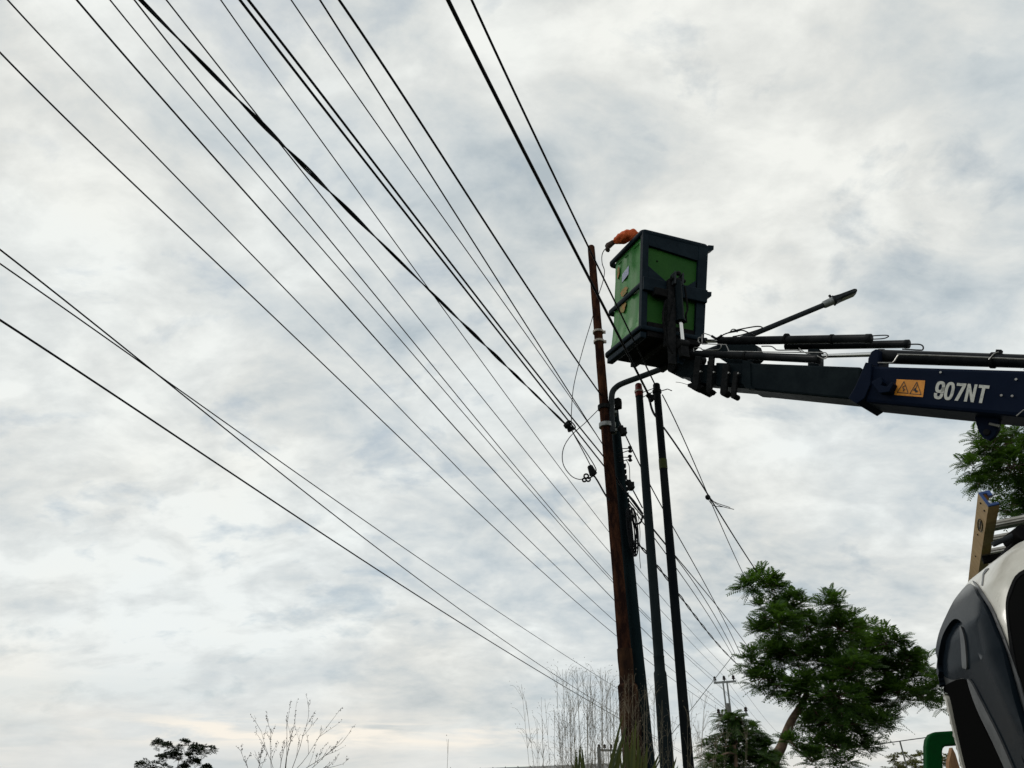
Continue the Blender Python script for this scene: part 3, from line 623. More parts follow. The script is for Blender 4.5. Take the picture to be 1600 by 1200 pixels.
# rest of the truck, mostly outside the picture
q = MB()
for a in (.55, 1.65): q.box(T(a, 3.0, .85), tx * .05, ty * 3.4, Z * .12)
for b in (0, 1.5, 3, 4.5, 6): q.box(T(1.1, b, .85), tx * .52, ty * .05, Z * .09)
q.build('chassis', 'rubber', TR, smooth=False)
for a in (.12, 2.08):
    for b in (.25, 4.6):
        c = T(a, b, .48); q = MB(); q.tube([c - tx * .13, c - tx * .11, c + tx * .11, c + tx * .13], [.42, .48, .48, .42], 28); wl = q.build('wheel', 'rubber', TR)
        q = MB(); q.tube([c - tx * .135, c - tx * .1], [.26, .2], 20); q.tube([c + tx * .135, c + tx * .1], [.26, .2], 20); q.build('rim', 'galv', wl)
q = MB(); q.box(T(1.1, -.42, .62), tx * 1.08, ty * .08, Z * .16); q.build('bumper', 'cab_white', TR, bevel=.03)
for a in (.28, 1.92):
    q = MB(); q.box(T(a, -.375, 1.0), tx * .17, ty * .03, Z * .09); q.build('headlight', 'lens', TR, bevel=.02)
q = MB(); q.box(T(1.1, 4.1, 1.08), tx * 1.08, ty * 2.2, Z * .06)
for s_ in (0, 2.2): q.box(T(s_, 4.1, 1.3), tx * .03, ty * 2.2, Z * .2)
q.build('flatbed', 'green_tube', TR, smooth=False, bevel=.01)
# green guard frame behind the cab
Yg = 5.7
gp = [pY(1461, 1260, Yg), pY(1460, 1200, Yg), pY(1460, 1168, Yg), pY(1461, 1160, Yg), pY(1466, 1155.5, Yg), pY(1476, 1154, Yg), pY(1520, 1152, Yg - .05), pY(1700, 1143, Yg - .25)]
b_ = pY(1461, 1260, Yg); gp = [V((b_.x, b_.y, 1.1)), b_] + gp[1:]
MB().prism([V((pY(1448, 1260, Yg).x, Yg, 1.0))] + [pY(x, y, Yg) for x, y in ((1448, 1200), (1447.5, 1166), (1449, 1155), (1454, 1147), (1462, 1143.5), (1500, 1141), (1700, 1131), (1700, 1156), (1500, 1164), (1479, 1165.5), (1474, 1168), (1473, 1174), (1473.5, 1200))] + [V((pY(1474, 1260, Yg).x, Yg, 1.0))], V((.016, .09, 0))).build('guard_frame', 'green_tube', TR, smooth=False, bevel=.012)
# ---- boom
A = pD(1080, 584, 8.78); B = pD(1600, 620, 6.12); bx = (B - A).normalized(); bn = V((bx.y, -bx.x, 0)).normalized()
if bn.y > 0: bn = -bn
bu = bx.cross(bn); bu = bu if bu.z > 0 else -bu
def Q(px, py, off=0.): return pPl(px, py, A + bn * off, bn)
def plate(name, mt, poly, off, thick, parent, bevel=.004, sm=False):
    q = MB().prism([Q(x, y, off) for x, y in poly], -bn * thick); return q.build(name, mt, parent, smooth=sm, bevel=bevel)
boom = plate('boom', 'boom_navy', [(1353, 571), (1600, 578), (1700, 582), (1700, 662), (1600, 651), (1350, 628)], .17, .34, TR, .028)
inner = plate('telescopic_section', 'boom_grey', [(1166, 566.5), (1345, 573), (1345, 625), (1166, 608)], .135, .27, TR, .02)
plate('telescopic_section', 'boom_grey', [(1118, 566), (1170, 568), (1170, 607), (1118, 603)], .11, .22, TR, .015)
plate('telescopic_section', 'boom_grey', [(1078, 568), (1120, 570), (1120, 601), (1078, 597)], .085, .17, TR, .012)
plate('end_collar', 'boom_navy', [(1352, 566), (1362, 567), (1360, 600), (1351, 622), (1338, 631), (1325, 622), (1336, 604), (1345, 583)], .195, .39, boom, .006)
plate('end_collar', 'boom_grey', [(1160, 563), (1172, 564), (1173, 603), (1180, 608), (1166, 607), (1158, 598)], .15, .30, inner, .005)
# raised brow and clamp hook on the near side
plate('cylinder_saddle', 'boom_navy', [(1355, 574), (1356, 560), (1361, 549), (1368, 545), (1374, 546), (1372, 575)], .10, .20, boom, .01)
plate('hose_hook', 'boom_navy', [(1361, 597), (1376, 589), (1379, 596), (1376, 602), (1386, 604), (1394, 596), (1396, 600), (1389, 612), (1374, 614), (1366, 603)], .26, .075, boom, .004)
plate('lifting_eye', 'boom_navy', [(1523, 650), (1562, 652), (1560, 671), (1554, 681), (1545, 688), (1536, 684), (1529, 674), (1525, 662)], .03, .04, boom, .004)
q = MB(); c = Q(1541, 675, .045); q.tube([c, c - bn * .07], .025, 12); q.build('pin', 'hard', boom)
q = MB(); c = Q(1546, 662, .07); q.tube([c, c + bx * .07 - bu * .01], .012, 8); q.build('pin', 'steel', boom)
for x, y in ((1565, 618), (1582, 619), (1588, 593), (1470, 582)):
    c = Q(x, y, .17); MB().tube([c - bn * .005, c + bn * .008], .010, 8).build('bolt', 'steel', boom)
# warning decal
dec = plate('warning_decal', 'orange_sign', [(1401, 592.5), (1445.5, 594.5), (1442, 620.5), (1397.5, 617)], .1735, .002, boom, 0)
q = MB()
def stroke(pts, w_=.9):
    for (x0, y0), (x1, y1) in zip(pts, pts[1:]):
        d = V((x1 - x0, y1 - y0)); n_ = V((-d.y, d.x)).normalized() * w_ / 2; e_ = d.normalized() * w_ * .3
        q.prism([Q(x, y, .1755) for x, y in ((x0 + n_.x - e_.x, y0 + n_.y - e_.y), (x1 + n_.x + e_.x, y1 + n_.y + e_.y), (x1 - n_.x + e_.x, y1 - n_.y + e_.y), (x0 - n_.x - e_.x, y0 - n_.y - e_.y))], -bn * .0015)
stroke([(1412.5, 596), (1402, 613), (1419, 614.5), (1412.5, 596)], 1.0); stroke([(1432.5, 597), (1421.5, 615), (1439, 616.5), (1432.5, 597)], 1.0)
stroke([(1411, 603), (1411.5, 611)], .8); stroke([(1414, 602), (1410, 606), (1414, 608), (1411, 611)], .8); stroke([(1433, 601), (1431, 607)], .9); stroke([(1428, 609), (1433, 611.5)], 3.0); stroke([(1430, 606.5), (1431, 612.5)], 2.0)
q.build('pictogram', 'ink', dec, smooth=False)
# lettering
TL, TRr, BL, BR = V((1464, 595.5)), V((1546.5, 602.5)), V((1458, 622.5)), V((1540, 630.5))
def tmap(a, b): p = BL.lerp(BR, a).lerp(TL.lerp(TRr, a), b); return Q(p.x, p.y, .1735)
lt = MB()
def poly_(pts): lt.add([tmap(a, b) for a, b in pts], [tuple(range(len(pts)))])
def ringl(cx, cy, rx, ry, sx, sy, a0=0, a1=360, n=28):
    k = len(lt.v)
    for i in range(n + 1):
        a = R(a0 + (a1 - a0) * i / n); ca, sa = math.cos(a), math.sin(a); e = .8
        ex_, ey_ = math.copysign(abs(ca) ** e, ca), math.copysign(abs(sa) ** e, sa)
        lt.v += [tmap(cx + ex_ * rx, cy + ey_ * ry), tmap(cx + ex_ * (rx - sx), cy + ey_ * (ry - sy))]
    lt.f += [(k + 2 * i, k + 2 * i + 1, k + 2 * i + 3, k + 2 * i + 2) for i in range(n)]
ringl(.085, .68, .088, .34, .058, .17)                                # 9: bowl
poly_([(.115, .70), (.173, .70), (.173, .34), (.115, .34)])            # 9: back
ringl(.085, .32, .088, .34, .058, .17, 0, -180)                       # 9: hook
ringl(.272, .5, .090, .52, .058, .17)
poly_([(.383, 1.0), (.56, 1.0), (.56, .84), (.515, .84), (.383, .84)]); poly_([(.495, .86), (.56, .86), (.47, .0), (.405, .0)])
poly_([(.585, 0), (.64, 0), (.64, 1), (.585, 1)]); poly_([(.715, 0), (.77, 0), (.77, 1), (.715, 1)]); poly_([(.64, 1.0), (.715, .40), (.715, .0), (.64, .60)])
poly_([(.80, 1), (1, 1), (1, .83), (.80, .83)]); poly_([(.87, .83), (.93, .83), (.93, 0), (.87, 0)])
lt.f = [f for f in lt.f]
lt.build('lettering', 'letter', boom, smooth=False)
# cylinders on top of the boom
def cyl(name, p, q_, wpx0, wpx1, off, parent=TR, mt='cyl', caps=True, off1=None):
    a = Q(*p, off); b = Q(*q_, off if off1 is None else off1); ra, rb = rad(wpx0, a), rad(wpx1, b)
    L_ = b - a; pts = [a, a + L_ * .004, a + L_ * .03, a + L_ * .034, a + L_ * .965, a + L_ * .97, a + L_ * .996, b]; rr = [ra * .8, ra * 1.1, ra * 1.1, ra, rb, rb * 1.1, rb * 1.1, rb * .8]
    if not caps: pts = [a, b]; rr = [ra, rb]
    return MB().tube(pts, rr, 18).build(name, mt, parent)
c1 = cyl('hydraulic_cylinder', (1124, 533), (1362, 529), 13, 14, -.10)
c2 = cyl('hydraulic_cylinder', (1228, 541), (1421, 537.5), 12, 13, -.24)
c3 = cyl('hydraulic_cylinder', (1080, 552.5), (1282, 561), 10.5, 14, .10)
c4 = cyl('hydraulic_cylinder', (1372, 557), (1700, 568), 22, 22, -.02)
cyl('chrome_rod', (1098, 533), (1126, 533), 6, 6, -.10, c1, 'chrome', False)
cyl('chrome_rod', (1282, 556.5), (1372, 553.5), 6, 8, -.02, c4, 'chrome', False)
cyl('cylinder_lug', (1098, 533), (1103, 533), 11, 11, -.10, c1, 'cyl', False)
for x, y, w_ in ((1229, 529.5, 17.5), (1300, 530, 16)):
    c = Q(x, y, -.10); MB().tube([c - bx * .012, c + bx * .012], rad(w_, c), 18).build('clamp_band', 'hard', c1)
c = Q(1165, 556, .10); MB().tube([c - bx * .012, c + bx * .012], rad(14.5, c), 18).build('clamp_band', 'hard', c3)
c = Q(1552, 563, -.02); MB().tube([c - bx * .014, c + bx * .014], rad(26, c), 18).build('clamp_band', 'hard', c4)
c = Q(1561, 551, 0); MB().box(c, bx * .02, bn * .02, bu * .02).build('bleed_valve', 'hard', c4, smooth=False)
plate('cylinder_support', 'boom_grey', [(1262, 545), (1279, 545), (1279, 572), (1262, 572)], -.02, .10, TR)
plate('cylinder_support', 'boom_grey', [(1120, 538), (1180, 538), (1186, 556), (1172, 570), (1140, 570), (1118, 556)], -.03, .12, TR, .01)
def pipe(name, pts, off, w_, mt='steel', parent=None, k=5):
    P = crom([Q(x, y, off) for x, y in pts], k) if k else [Q(x, y, off) for x, y in pts]
    return MB().tube(P, rad(w_, P[0]), 7).build(name, mt, parent or boom)
pipe('hydraulic_pipe', [(1372, 567), (1390, 567), (1396, 566), (1404, 555), (1410, 554), (1500, 557), (1600, 561.5), (1700, 566)], .11, 2.6)
pipe('hydraulic_pipe', [(1084, 550), (1083.5, 545), (1086, 543), (1095, 544), (1099, 546.5), (1122, 546.5), (1127, 541), (1126, 539)], .14, 1.6, parent=c3)
pipe('hydraulic_pipe', [(1097, 523), (1097, 535), (1099, 537), (1132, 538.5), (1135, 540), (1139, 548.5), (1142, 549), (1200, 550), (1290, 551)], .12, 1.6, parent=c3)
pipe('hydraulic_pipe', [(1098, 522), (1101, 521), (1110, 524)], .12, 1.6, parent=c3)
pipe('hydraulic_pipe', [(1094, 536), (1091, 533), (1092, 528), (1096, 527)], .13, 2.0, parent=c3)
pipe('hydraulic_pipe', [(1277, 556), (1285, 560), (1290, 560), (1293, 555), (1290, 551)], .15, 1.8, parent=c3)
pipe('hydraulic_hose', [(1361, 525), (1375, 524), (1386, 524), (1388, 526), (1380, 529), (1362, 530)], -.06, 1.8, 'cyl', c1)
pipe('hydraulic_hose', [(1420, 538), (1436, 538), (1442, 541), (1442, 546), (1437, 547), (1410, 545.5)], -.2, 2.2, 'cyl', c2)
pipe('hydraulic_hose', [(1130, 523), (1150, 516), (1175, 511), (1186, 510), (1191, 512), (1186, 515), (1160, 523), (1145, 526)], .02, 2.0, 'cyl', c1)
pipe('hydraulic_hose', [(1124, 527), (1135, 521), (1150, 518), (1160, 516), (1172, 521), (1180, 524)], .04, 2.0, 'cyl', c1)
pipe('hydraulic_hose', [(1140, 520), (1144, 515), (1149, 515), (1152, 519)], .04, 1.8, 'cyl', c1)
pipe('hydraulic_hose', [(1112, 525), (1120, 529), (1128, 524)], .0, 4, 'cyl', c1)
pipe('hydraulic_pipe', [(1190, 541), (1204, 541), (1210, 544), (1216, 547), (1245, 547), (1252, 550)], -.05, 2, parent=c2)
pipe('hydraulic_pipe', [(1248, 544), (1260, 552), (1275, 556)], .0, 1.6, parent=c2)
pipe('hydraulic_pipe', [(1600, 640), (1594, 645), (1588, 650)], .20, 2, parent=boom)
pipe('pipe_tie', [(1545, 562), (1553, 553), (1560, 550)], .12, 2, parent=boom, k=0)
# hose carriers with rollers under the telescopic tip
for x, y0_, y1_, w_ in ((1088, 556, 606, 9), (1109, 556, 610, 8), (1132, 568, 613, 9), (1147, 580, 618, 7)):
    pl = plate('roller_bracket', 'hard', [(x - w_ / 2 + 2, y0_), (x + w_ / 2 + 2, y0_), (x + w_ / 2, (y0_ + y1_) / 2), (x + w_ / 2 - 2, y1_), (x - w_ / 2 - 2, y1_), (x - w_ / 2 - 1, (y0_ + y1_) / 2 + 6)], .17, .03, TR)
    plate('roller_bracket', 'hard', [(x - w_ / 2, y0_ + 8), (x + w_ / 2, y0_ + 8), (x + w_ / 2 - 3, y1_ + 2), (x - w_ / 2 - 3, y1_ + 2)], -.13, .03, TR)
    c = Q(x - 2, y1_, .19); MB().tube([c, c - bn * .09], rad(8.5 if x < 1120 else 11 if x < 1140 else 9, c), 14).build('roller', 'rubber', pl)
    c = Q(x + 6, 580 + (x - 1088) * .05, .2); MB().tube([c, c - bn * .03], rad(3.2, c), 8).build('bolt', 'steel', pl)
plate('roller_cradle', 'hard', [(1074, 600), (1085, 596), (1100, 603), (1088, 611), (1074, 604)], .12, .24, TR)
plate('wear_plate', 'boom_grey', [(1136, 590), (1166, 592), (1164, 600), (1134, 598)], .125, .02, TR)
plate('tip_plate', 'boom_grey', [(1046, 566), (1060, 558), (1080, 558), (1090, 572), (1080, 590), (1062, 588), (1052, 582)], .09, .18, TR, .01)
q = MB(); c = Q(1049, 574, .12); q.tube([c, c - bn * .24], rad(16, c), 18); c = Q(1075, 553, .13); q.tube([c, c - bn * .26], rad(17, c), 18); q.build('pivot_pin', 'hard', TR)
pipe('loose_strand', [(1056, 597), (1064, 598), (1074, 601)], .1, .8, 'wire', boom)
# inner boom, knuckle and column standing behind the cab, just outside the picture
K0 = Q(1700, 622); K1 = K0 + bx * .45
q = MB(); q.bar(K0 - bx * .1, K1, .36, .40, bu); q.build('boom_root', 'boom_navy', TR, smooth=False, bevel=.02)
cb = T(2.0, 1.75, 0); top = V((cb.x, cb.y, 3.55))
q = MB(); q.tube([cb + Z * .95, cb + Z * 1.5, cb + Z * 1.52, top], [.3, .3, .22, .19], 18); q.build('crane_column', 'boom_navy', TR)
q = MB(); q.bar(top, K1, .3, .34); q.build('inner_boom', 'boom_navy', TR, smooth=False, bevel=.02)
q = MB(); q.tube([cb + Z * 1.9 + ty * .25, top.lerp(K1, .6) - Z * .2], .07, 12); q.build('lift_cylinder', 'cyl', TR)
# dark bracket seen behind the cab roof
Yb = 4.75
q = MB(); q.prism([pY(x, y, Yb) for x, y in ((1566, 885), (1567, 866), (1592, 836), (1640, 812), (1680, 880))], V((.02, .12, 0))); q.build('rack_bracket', 'rubber', TR, smooth=False, bevel=.01)
q = MB(); a = pY(1551, 851, Yb); b = pY(1640, 812, Yb - .1); q.tube([a, b], rad(8, a), 10); q.build('rack_rail', 'lamp', TR)
q = MB(); c = pY(1601, 832, Yb - .1); q.tube([c, c + V((.03, .2, 0))], rad(26, c), 16); q.build('crane_cylinder', 'rubber', TR)
# ================================================================ BASKET
be = V((math.cos(R(22)), math.sin(R(22)), 0)); bt = V((-math.sin(R(22)), math.cos(R(22)), 0)); C0 = pY(1003, 360, 7.5); HB = 1.42; be.z = .035; bt.z = .085; bz = (Z + V((.10, .035, 0))).normalized(); C0b = C0 - bz * HB
def K(s, t, h): return C0b + be * s * (1 - .11 * (1 - min(max(h, 0), HB) / HB)) + bt * t + bz * h
BW, BT = .93, .80
def plan(h, flare, ins_):
    o = ins_ - flare; P = []
    gdep = .013 if .12 < h < 1.3 else .0
    left = [(o, BT - .1 - o), (o, BT - .17), (o + gdep, BT - .20), (o + gdep, BT - .25), (o, BT - .28), (o, .46), (o + gdep, .43), (o + gdep, .38), (o, .35), (o, .25), (o + gdep * 1.2, .22), (o + gdep * 1.2, .12), (o, .09), (o + .01, o + .03), (o + .04, o + .005)]
    front = [(x, o) for x in (.15, .3, .45, .6, .75)]
    right = [(BW - o - .04, o + .005), (BW - o - .005, o + .04)] + [(BW - o, y) for y in (.2, .4, .6)] + [(BW - o, BT - .1 - o), (BW - o - .03, BT - .03 - o), (BW - o - .1, BT - o)]
    back = [(x, BT - o) for x in (.7, .5, .3)] + [(o + .1, BT - o), (o + .03, BT - .03 - o)]
    return [K(a, b, h) for a, b in left + front + right + back]
hs = [(.0, .02), (.05, .018), (.12, .012), (.13, .008), (.3, .0), (.5, -.004), (.7, -.002), (.9, 0), (1.1, 0), (1.29, .004), (1.3, .004), (1.40, .004)]
rings = [plan(h, fl, .03) for h, fl in hs]
inn = [plan(h, -.045, .03) for h in (1.40, 1.0, .5, .05)]
bk = MB(); bk.loft(rings + inn, cap=False); n_ = len(rings[0]); k0 = len(bk.v)
bk.f.append(tuple(range(n_))[::-1]); bk.f.append(tuple(range(k0 - n_, k0)))
bask = bk.build('work_basket', 'green_frp', TR, ang=35)
bask['label'] = 'green fibreglass work basket in a dark steel frame'
def bb(name, mt, s0, s1, t0, t1, h0, h1, bev=.006):
    q = MB().loft([[K(a_, b_, h_) for a_, b_ in ((s0, t0), (s1, t0), (s1, t1), (s0, t1))] for h_ in (h0, h1)]); return q.build(name, mt, bask, smooth=False, bevel=bev)
def bpoly(name, mt, pts, t, th, bev=.004, m_=None):
    q = MB().prism([K(s, t, h) for s, h in pts], bt * th); return q.build(name, mt, bask, smooth=False, bevel=bev)
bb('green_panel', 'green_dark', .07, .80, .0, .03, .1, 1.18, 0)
bb('frame_post', 'steel_blue', -.002, .08, -.035, .028, -.02, 1.40)
bb('frame_post', 'steel_blue', .79, .93, -.035, .028, -.02, 1.40)
bpoly('frame_header', 'steel_blue', [(.08, 1.40), (.79, 1.40), (.79, 1.13), (.08, 1.19)], -.032, .055)
bpoly('frame_header', 'steel_blue', [(.08, .88), (.08, .66), (.36, .68), (.32, .72)], -.034, .05)
bpoly('frame_header', 'steel_blue', [(.77, .82), (.77, .66), (.60, .68), (.66, .72)], -.034, .05)
bb('cross_beam', 'steel_blue', .0, .93, -.07, -.036, .50, .69, .01)
bb('cross_beam', 'rubber', .14, .48, -.10, -.03, .44, .55, .01)
# rim: rolled dark edge round the top, and the belt at mid height
def belt(name, h, r, o, mt='steel_blue', sq=1.3):
    pts = []
    for cx, cy, a0, a1 in ((o_ := .05, BT - .05, 90, 180), (.05, .03, 180, 270), (BW - .05, .03, 270, 360), (BW - .05, BT - .05, 0, 90)):
        for j in range(7):
            a = R(a0 + (a1 - a0) * j / 6); rr = .05 + o; pts.append(K(cx + rr * math.cos(a), cy + rr * math.sin(a), h))
    pts.append(pts[0]); q = MB(); P = pts; vs = []; n2 = len(P) - 1
    rings_ = []
    for i in range(n2):
        t_ = (P[(i + 1) % n2] - P[i - 1]).normalized(); sd2 = t_.cross(Z).normalized()
        rings_.append([P[i] + sd2 * x * r + Z * z * r * sq for x, z in ((-1, -.8), (-.8, -1), (.6, -1), (1, -.6), (1, .6), (.6, 1), (-.8, 1), (-1, .8))])
    rings_.append(rings_[0]); q.loft(rings_, cap=False); return q.build(name, mt, bask, ang=50)
belt('top_rim', 1.39, .020, .0, sq=1.6); belt('middle_belt', .62, .014, -.012, sq=2.2)
belt('bottom_rim', .0, .018, .004, 'steel_blue', 1.5)
for h in (1.33, .60):
    q = MB(); q.loft([[K(.93 + a, .02 + b, h + c) for b, c in ((-.05, -.02), (.06, -.02), (.06, .09), (-.05, .09))] if a == 0 else [K(.93 + a, .0 + b, h + .03 + c) for b, c in ((-.04, .0), (.04, .0), (.04, .065), (-.04, .065))] for a in (0, .075)]); q.build('corner_guard', 'steel_blue', bask, smooth=False)
# under-frame
bb('floor_frame', 'rubber', .06, .90, .03, .74, -.07, -.015)
bb('floor_bar', 'steel_blue', .0, .09, -.02, .76, -.13, -.05, .012)
bb('floor_bar', 'hard', .36, .44, .02, .76, -.12, -.05); bb('floor_bar', 'hard', .80, .88, .02, .76, -.12, -.05)
bb('floor_skirt', 'rubber', .10, .88, -.02, .03, -.10, .10)
# mount, levelling cylinder and link plates on the front
_K = K
def K(s, t, h): return _K(s - .13, t * .75, h - .20)
bb('mast', 'hard', .45, .54, -.16, -.03, -.02, .90, .01)
bpoly('link_plate', 'hard', [(.46, -.28), (.43, .12), (.47, .35), (.52, .62), (.56, .62), (.55, .2), (.56, -.28)], -.20, .03)
bpoly('link_plate', 'steel_blue', [(.60, -.24), (.62, .12), (.72, .10), (.74, -.1), (.66, -.26)], -.17, .03)
a = K(.56, -.20, .86); b = K(.60, -.23, .28); MB().tube([a, a.lerp(b, .03), a.lerp(b, .1), a.lerp(b, .12), a.lerp(b, .95), a.lerp(b, .96), b], [.03, .045, .045, .042, .046, .056, .056], 16).build('levelling_cylinder', 'boom_grey', bask)
d = K(.62, -.25, -.02); MB().tube([b, d], .024, 14).build('levelling_rod', 'chrome', bask)
q = MB(); q.tube([d + be * -.06, d + be * .06], .05, 14); q.box(d - Z * .08, be * .05, bt * .03, Z * .09); q.build('rod_clevis', 'hard', bask)
for s_ in (-.055, .055):
    q = MB(); q.prism([K(.56 + s_ + x, -.24, .90 + z) for x, z in ((-.012, -.1), (.012, -.1), (.014, .06), (0, .09), (-.014, .06))], bt * .1); q.build('cylinder_ear', 'lamp', bask, smooth=False, bevel=.004)
q = MB(); q.tube([K(.46, -.2, .88), K(.66, -.2, .88)], .022, 10); q.ball(K(.56, -.21, .97), .03); q.build('ear_pin', 'hard', bask)
MB().tube(crom([K(.66, -.2, .8), K(.70, -.22, .5), K(.68, -.22, .4), K(.70, -.2, .3)], 5), .012, 6).build('hose', 'rubber', bask)
MB().tube(crom([K(.40, -.18, .55), K(.36, -.2, .3), K(.42, -.2, .0), K(.5, -.2, -.15)], 5), .012, 6).build('hose', 'rubber', bask)
K = _K
# small blue and white sticker and worn orange paint marks on the left face
def leftpoly(name, mt, pts, off=.004):
    q = MB().prism([K(.03 - .002 - off, t, h) for t, h in pts], be * .004); return q.build(name, mt, bask, smooth=False)
M['sticker'] = mat('blue_white_sticker', (.05, .08, .22), .5, 0, (.30, .33, .40), 60, 0, .45, .6)
leftpoly('sticker', 'sticker', [(.50, 1.06), (.34, 1.10), (.34, .97), (.50, .93)])
M['faded_orange'] = mat('faded_orange_paint', (.30, .12, .015), .8, 0, (.10, .16, .035), 22, 0, .42, .66)
def blob(cx, cy, rx, ry, seed):
    rn_ = random.Random(seed); return [(cx + math.cos(a) * rx * (1 + rn_.uniform(-.3, .2)), cy + math.sin(a) * ry * (1 + rn_.uniform(-.3, .2))) for a in [i * math.pi / 9 for i in range(18)]]
leftpoly('paint_mark', 'faded_orange', blob(.44, .76, .09, .07, 1)); leftpoly('paint_mark', 'faded_orange', blob(.46, .52, .08, .07, 2)); leftpoly('paint_mark', 'faded_orange', blob(.61, 1.16, .03, .09, 3))
q = MB(); c = K(.22, -.002, 1.0); q.ball(c, .012); q.build('bolt', 'hard', bask)
# ================================================================ LADDER on the truck
zL = 3.25
p00 = pZ(1528, 771, zL); far = pZ(1513, 905, zL); ld = (far - p00).normalized(); dp = depth(p00)
e1 = pD(1543.5, 798, dp + .0) - p00; e1 = e1 - ld * e1.dot(ld); e2 = pD(1560.5, 796.5, dp) - pD(1543.5, 798, dp); e2 = e2 - ld * e2.dot(ld)
LAD = thing('ladder', 'tan fibreglass ladder lying above the truck cab, blue plastic end cap', 'ladder', p00)
LL = 3.7; u1 = e1.normalized(); u2 = e2.normalized(); h1 = e1.length; h2 = e2.length; off2 = u2 * .46
for k_, o_ in enumerate((V(), off2)):
    sg = 1 if k_ == 0 else -1
    th = .006; prof = [V(), e1, e1 + u2 * h2 * sg, e1 + u2 * h2 * sg - u1 * th, e1 - u1 * th + u2 * th * sg, u1 * th + u2 * th * sg, u1 * th + u2 * h2 * sg, u2 * h2 * sg]
    q = MB().loft([[p00 + o_ + p + ld * l for p in prof] for l in (0, LL)]); rail = q.build('rail', 'frp_yellow', LAD, smooth=False)
    t2 = .016; prof2 = [V(), e1, e1 + u2 * h2 * sg, e1 + u2 * h2 * sg - u1 * t2, e1 - u1 * t2 + u2 * t2 * sg, u1 * t2 + u2 * t2 * sg, u1 * t2 + u2 * h2 * sg, u2 * h2 * sg]
    q = MB().loft([[p00 + o_ + p * 1.0 - ld * l for p in prof2] for l in (-.001, .022)]); q.box(p00 + o_ + e1 * .30 + u2 * h2 * .75 * sg - ld * .02, u1 * .012, u2 * .011, ld * .022)
    q.build('end_cap', 'blue_cap', rail, smooth=False, bevel=.003)
    if k_ == 0:
        for l, f_ in ((.10, .35), (.14, .75), (.78, .45), (1.35, .5), (2.2, .5)):
            c = p00 + e1 * f_ + ld * l; MB().tube([c + u2 * .0, c - u2 * .006], .006, 8).build('rivet', 'hard', rail)
        c = p00 + e1 * .55 + ld * .52 - u2 * .003; q = MB()
        q.tube([c + ld * math.cos(a) * .13 + u1 * math.sin(a) * .022 for a in [i * math.pi / 12 for i in range(25)]], .0028, 5, False)
        q.box(c + ld * 0, ld * .09, u1 * .004, u2 * .0012); q.build('printed_badge', 'ink', rail)
for l in (.62, .98, 1.34, 1.70, 2.06, 2.42, 2.78, 3.14, 3.5):
    a = p00 + e1 * .5 + u2 * .008 + ld * l; b = a + off2 * .98; q = MB(); rr_ = []
    for p in (a, b): rr_.append([p + (ld * math.cos(t_) * .040 + u1 * math.sin(t_) * .030) * (1 + .10 * (i % 2)) for i, t_ in enumerate([2 * math.pi * j / 24 for j in range(24)])])
    q.loft(rr_).build('rung', 'alu', LAD, ang=10)
rk0 = p00 + ld * 1.15 + e1 * 1.0 - Z * .035; rk1 = rk0 + off2 * 1.15; q = MB(); q.bar(rk0, rk1, .05, .05); q.build('ladder_rack_bar', 'rubber', TR, smooth=False, bevel=.004)
q = MB(); q.bar(V((rk1.x, rk1.y, 1.1)), rk1, .06, .06, V((0, 1, 0))); q.build('ladder_rack_post', 'rubber', TR, smooth=False, bevel=.004)
rk2 = p00 + ld * 2.9 + e1 * 1.0 - Z * .035; rk3 = rk2 + off2 * 1.15; q = MB(); q.bar(rk2 + off2 * .5, rk3, .05, .05); q.build('ladder_rack_bar', 'rubber', TR, smooth=False, bevel=.004)
q = MB(); q.bar(V((rk3.x, rk3.y, 1.1)), rk3, .06, .06, V((0, 1, 0))); q.build('ladder_rack_post', 'rubber', TR, smooth=False, bevel=.004)
# ================================================================ plank behind the guard frame
q = MB(); b_ = pY(1490, 1200, 6.6); q.prism([pY(1482, 1240, 6.6), pY(1483, 1190, 6.6), pY(1488, 1168, 6.6), pY(1493, 1178, 6.6), pY(1512, 1240, 6.6)], V((.0, .05, 0)))
tag(q.build('timber_plank', 'wood', smooth=False), 'bare brown timber plank standing behind the green guard frame', 'plank')
# ================================================================ PERSON in the basket
PR = thing('person', 'person in orange jacket leaning in the basket, gloved arm hanging over the rim', 'person', K(.40, .50, .0))
def skin(name, mt, joints, edges, root=0, sub=2, parent=None, n=0):
    me = bpy.data.meshes.new(name); o = bpy.data.objects.new(name, me); COL.objects.link(o); o.parent = parent; ORG[o.name] = ORG[parent.name]
    me.from_pydata([V(j[0]) - ORG[parent.name] for j in joints], edges, []); me.materials.append(M[mt])
    s = o.modifiers.new('skin', 'SKIN'); s.use_smooth_shade = True
    for i, j in enumerate(joints):
        r = j[1]; me.skin_vertices[0].data[i].radius = (r, r) if isinstance(r, (int, float)) else r
    me.skin_vertices[0].data[root].use_root = True
    sb_ = o.modifiers.new('sub', 'SUBSURF'); sb_.levels = sub; sb_.render_levels = sub
    return o
pel = K(.55, .52, .86); ches = K(.40, .50, 1.16); nek = K(.36, .49, 1.30); headc = K(.34, .48, 1.40)
shL = K(.30, .44, 1.36); wr = pY(957.5, 379, 7.86); shP = pY(990, 366, 7.74); elb = pY(973, 372, 7.80); hnd = pY(950.5, 384, 7.86)
shR = K(.52, .62, 1.24); elR = K(.62, .66, 1.0); wrR = K(.42, .70, .95)
